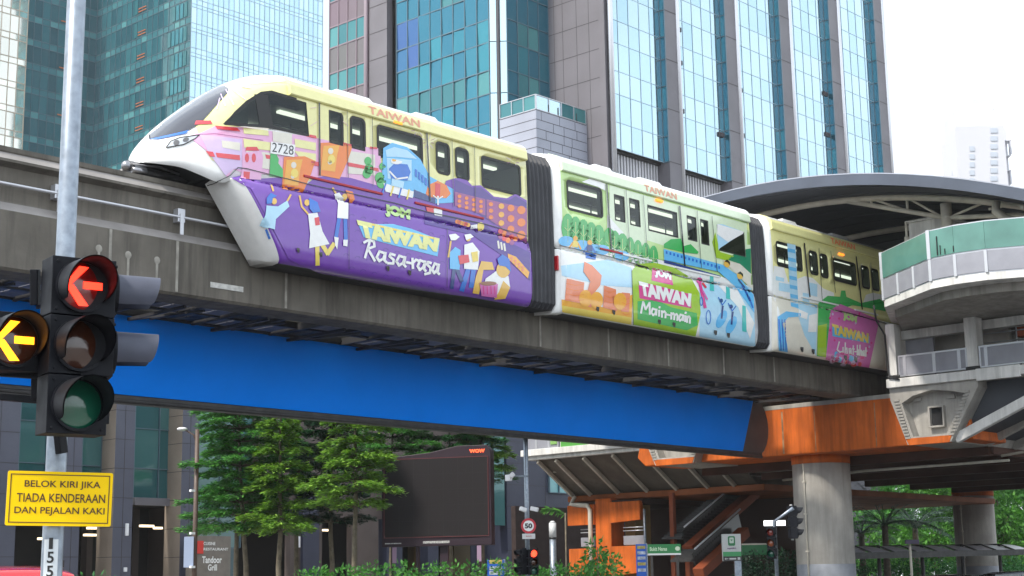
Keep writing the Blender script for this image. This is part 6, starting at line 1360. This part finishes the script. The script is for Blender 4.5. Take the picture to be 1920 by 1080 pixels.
g = G(); lettering(g, 'rapidKL', (wd*.24, -.012, z0+21*k_), (wd*.5, 0, 0), (0, 0, 4*k_), 0, .02); g.obj('purple_lettering', [M('letter_purple', (.10, .015, .12), .5)], o, local=True)
g = G(); g.prism([(wd*.08, -.016, z0+4*k_), (wd*.16, -.016, z0+6.2*k_), (wd*.16, -.016, z0+1.8*k_)], (0, .005, 0)); g.box(wd*.15, wd*.28, -.016, -.011, z0+3.6*k_, z0+4.5*k_); g.box(wd*.34, wd*.7, -.016, -.011, z0+2.6*k_, z0+5.4*k_); g.box(wd*.78, wd*.92, -.016, -.011, z0+2*k_, z0+6.4*k_)
g.obj('pictogram', [M('picto_white', (.5, .5, .5), .5)], o, local=True)
g = G(); g.box(wd*.62, wd*.98, .05, .2, 0, z0, 0); g.obj('pylon_post', [M_galv], o, local=True)
# signal post on the right
p = dep(1457, 1085, 44); q = Vector((p.x, p.y, 0)); zt_ = dep(1455, 977, 44).z
sp = thing('signal_post', q, 'white cranked signal post left of the round grey station column', 'pole')
T_end = dep(1487, 953, 44)
g = G(); g.tube([q, q+Z_*zt_, T_end], .055, 0, 10); g.obj('post', [M_galv], sp)
small_signal(1447, 1048, 43.8, -12, [(lensmat('dim_red', (.22, .02, .012)), None), (lensmat('dim_amber', (.30, .07, .02)), None), (M_lg, None)], 'dark traffic light with dim red and amber lenses and a lit green arrow', R=.105, W=.24, Hm=.30)
c = dep(1443, 1034, 43.4); g = G(); 
for a_, b_, c_, d_ in ((-.10, .04, .02, .07), (-.02, .06, -.06, .02), (.02, .09, -.16, -.06)): g.box(a_, b_, -.01, .01, c_, d_, 0)
g.xf(sig_frame(c, -Vector((c.x, c.y, 0)).normalized()*1)); put(g.obj('green_arrow', [glow('green_led', (.05, .9, .55), 1.6)]), 'lit green arrow on the dark signal left of the cranked post', 'lamp') if False else g.b.free()
small_signal(1495, 1010, 44, 100, [(M_lr, None), (M_la, None), (M_lg, None)], 'black traffic light in profile against the round grey column', R=.1, W=.26, Hm=.31, hood=.2)
P_ = dep(1487, 1013, 43.9); g = G(); a_, b_ = dep(1485, 1013, 43.95), dep(1490.5, 1013, 43.95); zt2 = dep(1487, 945, 43.95).z; g.box(a_.x, b_.x, a_.y-.03, a_.y+.03, a_.z, zt2, 0); g.obj('back_plate', [M('plate_pale', (.42, .42, .42), .5)], sp)
o, wd, z0 = board(((1433, 986), (1473, 986)), (56, 56), 'lit_sign', 'small white glowing name strip behind the signal post', 'sign')
g = G(); g.box(0, wd, 0, .1, z0, z0+.19, 0); g.obj('lit_panel', [glow('lit_white', (1, 1, 1), 1.4)], o, local=True); g = G(); lettering(g, 'TELEKOM', (wd*.1, -.004, z0+.05), (wd*.75, 0, 0), (0, 0, .09), 0, .01); g.obj('strip_text', [M('strip_grey', (.3, .3, .3), .5)], o, local=True) if False else g.b.free()
g = G(); g.box(wd*.48, wd*.52, .02, .08, 0, z0); g.obj('sign_post', [M_dsteel], o, local=True)
# covered walkway on the right
cw = thing('covered_walkway', onX(1760, 1035, 62)*1, 'long low walkway roof of pale curved panels below the palms', 'walkway roof'); cw.location.z = 0; ORG[cw] = Vector((cw.location.x, cw.location.y, 0))
A_, B_ = dep(1590, 1038, 66), dep(1935, 1031, 78); dv = (B_-A_); nseg = 9; dn = Vector((-dv.y, dv.x, 0)).normalized()*1.6
if dn.dot(A_) < 0: dn = -dn
for k in range(nseg):
    a_, b_ = A_+dv*k/nseg, A_+dv*((k+1)/nseg-.01); g = G()
    for j in range(6):
        s0, s1 = j/6, (j+1)/6; h0, h1 = .32*math.sin(s0*math.pi*.55), .32*math.sin(s1*math.pi*.55)
        g.face([a_+dn*s0+Z_*h0, b_+dn*s0+Z_*h0, b_+dn*s1+Z_*h1, a_+dn*s1+Z_*h1], 0)
    sk_ = g.obj('roof_panel', [M('canopy_pale', (.55, .55, .62), .3, var=.1) if k == 0 else bpy.data.materials['canopy_pale']], cw)
    g = G(); m_ = a_+dn*.5; g.tube([a_+dn+Z_*.3, a_+dn*.5+Z_*.32, a_+Z_*.02], .04, 0, 6); g.obj('canopy_rib', [M_dsteel], cw)
    if k % 2 == 0: g = G(); g.tube([Vector((m_.x, m_.y, 0)), Vector((m_.x, m_.y, a_.z+.3))], .09, 0, 8); g.obj('canopy_post', [M_dsteel], cw)
g = G(); g.beam(A_-Z_*.1, B_-Z_*.1, .1, .28, 0); g.obj('canopy_gutter', [M_dsteel], cw)
p = dep(1710, 1085, 60); q = Vector((p.x, p.y, 0)); o = thing('small_sign_post', q, 'thin post with a dark nameplate in front of the walkway roof', 'sign')
zt_ = dep(1710, 1012, 60).z; g = G(); g.tube([q, q+Z_*zt_], .05, 0, 8); g.obj('post', [M_cream], o); a_, b_ = dep(1698, 1020, 60), dep(1724, 1020, 60); g = G(); g.prism([a_, b_, Vector((b_.x, b_.y, zt_)), Vector((a_.x, a_.y, zt_))], (.04, .05, 0), 0); g.obj('nameplate', [M('nameplate_dark', (.05, .035, .08), .5)], o)
# ================================================================ VEHICLES
M_tyre = M('tyre', (.02, .02, .02), .8); M_rim = M('rim', (.4, .4, .42), .3, metal=.8); M_cglass = M('car_glass', (.02, .025, .03), .04, spec=.8, coat=1); M_lamp = M('car_lamp', (.7, .7, .7), .1, coat=1)
def vehicle(name, P, heading, label, paint, L=4.5, Wd=1.8, Ht=1.5, van=False, roofbar=False):
    o = thing(name, (P.x, P.y, 0), label, 'van' if van else 'car', rz=heading)
    hb = Ht*(.58 if not van else .52); prof = [(-L/2, .35), (-L/2+.05, hb*.92), (-L*.28 if not van else -L*.44, hb), (-L*.14 if not van else -L*.30, Ht*.97), (L*.05, Ht), (L*.27 if not van else L*.42, Ht*.96), (L*.40 if not van else L*.47, hb*1.02), (L/2, hb*.9), (L/2, .35)]
    g = G(); ny = 8; rings = []
    for j in range(ny+1):
        v = -1+2*j/ny; y = v*Wd/2; s_ = 1-.05*abs(v)**4
        rings.append([(x*s_, y*(1 if z < hb*1.05 else .80), .2+(z-.2)*(1-.03*abs(v)**3)) for x, z in prof])
    R_ = [[g.b.verts.new(p) for p in r] for r in rings]; n = len(prof)
    for A2, B2 in zip(R_, R_[1:]):
        for k in range(n): f = g.b.faces.new((A2[k], A2[(k+1) % n], B2[(k+1) % n], B2[k])); f.smooth = True
    g.b.faces.new(R_[0]); g.b.faces.new(list(reversed(R_[-1]))); bmesh.ops.recalc_face_normals(g.b, faces=g.b.faces)
    g.obj('body', [paint], o, local=True, bevel=.04)
    for sy in (-1, 1):
        for xa, xb in (((-L*.24, -L*.01), (L*.01, L*.24)) if not van else ((-L*.36, -L*.1), (-L*.08, L*.12), (L*.14, L*.36))):
            g = G(); yb, yt = sy*(Wd/2*.975), sy*(Wd/2*.835); g.mesh([(xa, yb+sy*.012, hb*1.07), (xb, yb+sy*.012, hb*1.07), (xb*.92, yt+sy*.012, Ht*.92), (xa*.92, yt+sy*.012, Ht*.92)], [(0, 1, 2, 3) if sy < 0 else (3, 2, 1, 0)]); g.obj('side_window', [M_cglass], o, local=True)
        for xw in (-L*.31, L*.31):
            g = G(); g.tube([(xw, sy*(Wd/2-.2), .32), (xw, sy*(Wd/2+.01), .32)], .32, 0, 20); g.tube([(xw, sy*(Wd/2+.005), .32), (xw, sy*(Wd/2+.02), .32)], .2, 1, 16); g.obj('wheel', [M_tyre, M_rim], o, local=True)
        for xe, nm in ((-L/2, 'headlight'), (L/2, 'tail_lamp')): g = G(); g.box(xe*1.0-.02, xe*1.0+.03, sy*Wd*.28, sy*Wd*.44, hb*.62, hb*.78); g.obj(nm, [M_lamp], o, local=True, bevel=.02)
    pw = [p for p in prof]
    for i, nm in ((2, 'windscreen'), (5, 'rear_window')):
        a_, b_ = prof[i], prof[i+1]; dx, dz = b_[0]-a_[0], b_[1]-a_[1]; l = math.hypot(dx, dz); nx, nz_ = -dz/l*.02, dx/l*.02
        q = lambda t, y, w_: (a_[0]+dx*t+nx, y*w_, a_[1]+dz*t+nz_)
        g = G(); g.face([q(.1, -Wd/2, .88), q(.9, -Wd/2, .76), q(.9, Wd/2, .76), q(.1, Wd/2, .88)]); g.obj(nm, [M_cglass], o, local=True)
    if roofbar: g = G(); [g.box(-L*.2, L*.25, s_*Wd*.34-.02, s_*Wd*.34+.02, Ht*.98, Ht+.05) for s_ in (-1, 1)]; g.obj('roof_rail', [M_black], o, local=True)
    return o
pv = dep(15, 1100, 20); pv.z = 0
vehicle('red_van', pv, YAW+rad(200), 'red van at the bottom left behind the pole', M('red_paint', (.50, .012, .02), .25, coat=1), 4.4, 1.75, 1.93, van=True, roofbar=True)
pv = dep(1770, 1085, 62); vehicle('parked_car', pv, YAW-rad(70), 'dark car before the walkway roof between the two columns', M('dark_car_paint', (.015, .016, .02), .2, coat=1), 4.7, 1.85, 1.72)
pv = dep(1895, 1085, 58); vehicle('parked_car', pv, YAW-rad(80), 'silver-roofed dark car at the right edge of the frame', M('grey_car_paint', (.10, .11, .13), .2, coat=1), 4.6, 1.85, 1.80)
# ================================================================ TREES AND PLANTS
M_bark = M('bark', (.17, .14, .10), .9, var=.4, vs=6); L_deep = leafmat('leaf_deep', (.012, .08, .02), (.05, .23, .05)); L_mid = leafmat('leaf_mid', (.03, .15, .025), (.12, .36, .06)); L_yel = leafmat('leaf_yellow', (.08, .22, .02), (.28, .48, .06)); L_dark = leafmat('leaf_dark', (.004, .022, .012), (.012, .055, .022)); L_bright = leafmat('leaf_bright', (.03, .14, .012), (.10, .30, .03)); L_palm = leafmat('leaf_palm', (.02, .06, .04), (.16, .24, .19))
def leaf(g, p, d, n, L_, W_):
    s_ = d.cross(n).normalized()*W_/2; g.face([p, p+d*L_*.45+s_, p+d*L_, p+d*L_*.45-s_], 0)
def tier_tree(P, H, z_lo, R, mat, label, nb=8, dz=.45, lean=0, dens=1.0, tip=.55):
    o = thing('terraced_tree', (P.x, P.y, 0), label, 'tree', 'layered trees before the podium'); b = Vector((P.x, P.y, 0))
    top = b+Vector((lean, lean*.3, H)); g = G(); pts = [b+(top-b)*(k/8)+Vector((rnd.uniform(-.05, .05), rnd.uniform(-.05, .05), 0)) for k in range(9)]
    g.tube(pts, [.12-.10*k/8 for k in range(9)], 0, 8); gl = G(); z = z_lo; k0 = 0
    while z < H-.2:
        f = (z-z_lo)/(H-z_lo); r = R*(1-f*tip)*rnd.uniform(.8, 1.1); c = b+(top-b)*(z/H)
        for j in range(nb):
            a = 2*math.pi*(j+rnd.uniform(-.3, .3))/nb+k0; ln = r*rnd.uniform(.6, 1.12); d = Vector((math.cos(a), math.sin(a), 0)); zz = rnd.uniform(-.12, .15)
            e1 = c+d*ln*.55+Z_*(.16+zz); e2 = c+d*ln+Z_*(.02+zz); g.tube([c, e1, e2], [.035, .02, .008], 0, 5)
            m = int(165*dens*ln)
            for i in range(m):
                t = .22+.8*rnd.random()**.7; q = c+(e1-c)*(t/.55) if t < .55 else e1+(e2-e1)*min(1.05, (t-.55)/.45)
                q = q+Vector((-d.y, d.x, 0))*rnd.gauss(0, .26*ln*.5*(1.25-t*.6))+Z_*rnd.gauss(0, .052)
                aa = a+rnd.gauss(0, .7); leaf(gl, q, Vector((math.cos(aa), math.sin(aa), rnd.gauss(-.10, .22))).normalized(), Vector((rnd.gauss(0, .3), rnd.gauss(0, .3), 1)).normalized(), rnd.uniform(.12, .28), rnd.uniform(.04, .09))
        k0 += 1.1; z += dz*rnd.uniform(.75, 1.25)
    g.obj('trunk', [M_bark], o); gl.obj('crown', [mat], o); return o
def tbase(px, t): p = dep(px, 1090, t); return Vector((p.x, p.y, 0))
tier_tree(tbase(466, 57), 9.6, 3.7, 2.6, L_mid, 'broad layered green tree nearest the left street lamp', lean=-.9, dens=1.3)
tier_tree(tbase(524, 55), 9.3, 3.6, 1.35, L_yel, 'slim layered yellow-green tree left of the middle one', dens=1.4)
tier_tree(tbase(556, 60), 9.8, 4.2, 1.9, L_deep, 'dark layered tree between the slim tree and the tall right one', dens=1.2)
tier_tree(tbase(620, 58), 9.6, 4.0, 1.7, L_dark, 'dark green tree behind the yellowish right tree')
tier_tree(tbase(660, 53), 9.4, 4.3, 1.75, L_yel, 'bright yellowish layered tree left of the blank screen', lean=.3, dens=1.3)
tier_tree(tbase(735, 66), 10.3, 5.6, 2.8, L_mid, 'green tree whose crown shows just above the blank screen', dens=1.2)
tier_tree(tbase(845, 67), 10.2, 6.2, 2.6, L_deep, 'dark green tree above the right half of the blank screen', dens=1.2)
tier_tree(tbase(905, 68), 10.4, 6.6, 2.0, L_yel, 'light green treetop at the upper right corner of the blank screen')
tier_tree(tbase(442, 60), 9.9, 3.9, 1.8, L_deep, 'thin dark tree partly hidden behind the broad left tree')
def clump(g, c, r, n, sc=(1, 1, 1), size=(.12, .3)):
    for _ in range(n):
        v = Vector((rnd.gauss(0, 1), rnd.gauss(0, 1), rnd.gauss(0, 1))).normalized()*r*(.35+.65*rnd.random()**.5); p = Vector(c)+Vector((v.x*sc[0], v.y*sc[1], v.z*sc[2]))
        d = (v.normalized()+Vector((rnd.gauss(0, .6), rnd.gauss(0, .6), rnd.gauss(-.1, .6)))).normalized(); leaf(g, p, d, d.orthogonal().normalized() if rnd.random() < .4 else Vector((rnd.gauss(0, .5), rnd.gauss(0, .5), 1)).normalized(), rnd.uniform(*size), rnd.uniform(size[0]*.5, size[1]*.5))
# clipped hedge along the street
def hedge(name, a, b, ta, tb, zpx, label, mat, n, wid=1.2):
    P, Q = dep(*a, ta), dep(*b, tb); g = G(); zt_ = [dep(a[0], zpx[0], ta).z, dep(b[0], zpx[1], tb).z]; m = int((Q-P).length/.35)
    for k in range(m+1):
        f = k/m; c = P+(Q-P)*f; zz = zt_[0]+(zt_[1]-zt_[0])*f+rnd.uniform(-.12, .1)
        for h in range(5): clump(g, (c.x+rnd.uniform(-.3, .3), c.y+rnd.uniform(-.3, .3), zz*(.25+.75*h/4)-.18), .42, n*3, size=(.10, .22))
    put(g.obj(name, [mat]), label, 'hedge', kind='stuff')
hedge('hedge', (560, 1085), (930, 1085), 52, 50, (1074, 1066), 'green hedge below the blank screen', L_mid, 26)
hedge('hedge', (945, 1085), (1130, 1085), 49, 52, (1074, 1066), 'green hedge at the foot of the camera pole', L_mid, 26)
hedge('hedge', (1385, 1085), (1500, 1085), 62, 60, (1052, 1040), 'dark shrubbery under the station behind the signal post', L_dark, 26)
def bush(px, t, py_top, r, mat, label, n=900, name='shrub', sc=(1, 1, 1), size=(.12, .28)):
    p = tbase(px, t); zt_ = dep(px, py_top, t).z; o = thing(name, p, label, 'plant'); g = G(); z = .5
    while z < zt_-.2: f = z/zt_; clump(g, (p.x+rnd.uniform(-.2, .2), p.y+rnd.uniform(-.2, .2), z), r*(1-.75*max(0, f-.35)), int(n*.18), sc, size); z += .35
    g.obj('crown', [mat], o); g = G(); g.tube([p, p+Z_*(zt_-.3)], [.06, .015], 0, 6); g.obj('stem', [M_bark], o); return o
bush(1122, 50, 1008, .62, L_mid, 'young pointed shrub in front of the orange stair tower', 420); bush(150, 19, 1062, .5, L_deep, 'low flowering bush behind the foot of the near pole', 380, size=(.05, .12))
bush(1150, 53, 1035, .6, L_mid, 'leafy shrub right of the downpipe by the stair tower', 300)
o = thing('fern_plant', tbase(1052, 52), 'plant with one long frond left of the orange parapet', 'plant'); g = G(); P = dep(1060, 962, 52)
for k in range(40): t_ = k/40; c = P+(dep(1022, 948, 52)-P)*t_-Z_*(.25*(t_-.3)**2); leaf(g, c, (-e+Z_*rnd.uniform(-.6, .1)).normalized(), Vector((0, 0, 1)), .3, .05); leaf(g, c, (-e*.6+Z_*rnd.uniform(-1, .4)).normalized(), Vector((nc.x, nc.y, .2)).normalized(), .25, .05)
g.obj('frond', [L_bright], o); g = G(); b_ = tbase(1062, 52); g.tube([b_, P], .03, 0, 6); g.obj('stem', [M_bark], o)
def palm(px, t, py_top, label, R=3.2, nf=18):
    p = tbase(px, t); zt_ = dep(px, py_top, t).z; o = thing('palm_tree', p, label, 'palm'); g = G(); g.tube([p, p+Vector((.1, .05, zt_*.5)), p+Z_*zt_], [.22, .18, .16], 0, 10); g.obj('trunk', [M_bark], o); c = p+Z_*zt_
    for k in range(nf):
        a = 2*math.pi*k/nf+rnd.uniform(-.2, .2); el = rnd.uniform(.1, 1.15); L_ = R*rnd.uniform(.8, 1.1); d = Vector((math.cos(a)*math.cos(el), math.sin(a)*math.cos(el), math.sin(el))); g = G(); prev = c; pts = [c]
        for i in range(1, 15): v = d*L_/14; d = (d+Z_*-.075).normalized(); prev = prev+v; pts.append(prev)
        g.tube(pts, [.03-.0017*i for i in range(15)], 0, 4, smooth=False)
        for i in range(2, 15):
            dd = (pts[i]-pts[i-1]).normalized(); sd_ = dd.cross(Z_).normalized()
            for s_ in (-1, 1):
                for h in (0, .5): leaf(g, pts[i]-dd*h*L_/14, (sd_*s_*.8+dd*.6-Z_*rnd.uniform(.1, .5)).normalized(), (Z_+sd_*s_*.3).normalized(), .62*(1-abs(i-7)/14), .06)
        g.obj('frond', [L_palm], o)
    return o
palm(1665, 82, 985, 'dark palm tree beside the round grey column', 3.6); palm(1722, 90, 990, 'palm tree with grey-green fronds between the station columns', 3.8, 20); palm(1620, 88, 1000, 'palm tree half hidden behind the round grey column', 3.0, 14)
for px, t_, py, r, mt, lab in ((1760, 110, 930, 4.2, L_bright, 'bright green leafy tree between the palms and the dark column'), (1880, 105, 935, 4.6, L_bright, 'bright green leafy tree at the right edge'), (1700, 118, 935, 4.4, L_mid, 'mid green tree behind the grey-green palm'), (1945, 108, 930, 4.5, L_mid, 'mid green tree cut by the right frame edge'), (1825, 118, 940, 4.6, L_mid, 'green tree seen behind the dark round column')):
    p = tbase(px, t_); o = thing('broadleaf_tree', p, lab, 'tree', 'trees beyond the station'); g = G()
    for k in range(34):
        c = Vector((p.x+rnd.gauss(0, 1)*r*.45, p.y+rnd.gauss(0, 1)*r*.45, 1.8+rnd.random()*7.2)); clump(g, c, rnd.uniform(.9, 1.7), 330, (1, 1, .7), (.2, .5))
    g.obj('crown', [mt], o); g = G(); g.tube([p, p+Z_*4, p+Z_*7], [.3, .2, .08], 0, 8)
    for k in range(5): a = k*1.3; g.tube([p+Z_*3, p+Vector((math.cos(a)*2, math.sin(a)*2, 5.5))], [.1, .03], 0, 6)
    g.obj('trunk', [M_bark], o)
hedge('hedge', (1600, 1088), (1940, 1088), 84, 92, (1056, 1052), 'dark hedge behind the walkway roof', L_deep, 18)
# ---------------------------------------------------------------- humid air
hz = bpy.data.materials.new('haze_air'); hz.use_nodes = True; n_ = hz.node_tree.nodes; n_.remove(n_['Principled BSDF'])
pv_ = n_.new('ShaderNodeVolumePrincipled'); pv_.inputs['Density'].default_value = .0002; pv_.inputs['Color'].default_value = (.95, .97, 1, 1); pv_.inputs['Anisotropy'].default_value = .2
hz.node_tree.links.new(pv_.outputs[0], n_['Material Output'].inputs['Volume'])
g = G(); g.box(-310, 510, -310, 510, -1.3, 120); put(g.obj('haze', [hz]), kind='stuff')
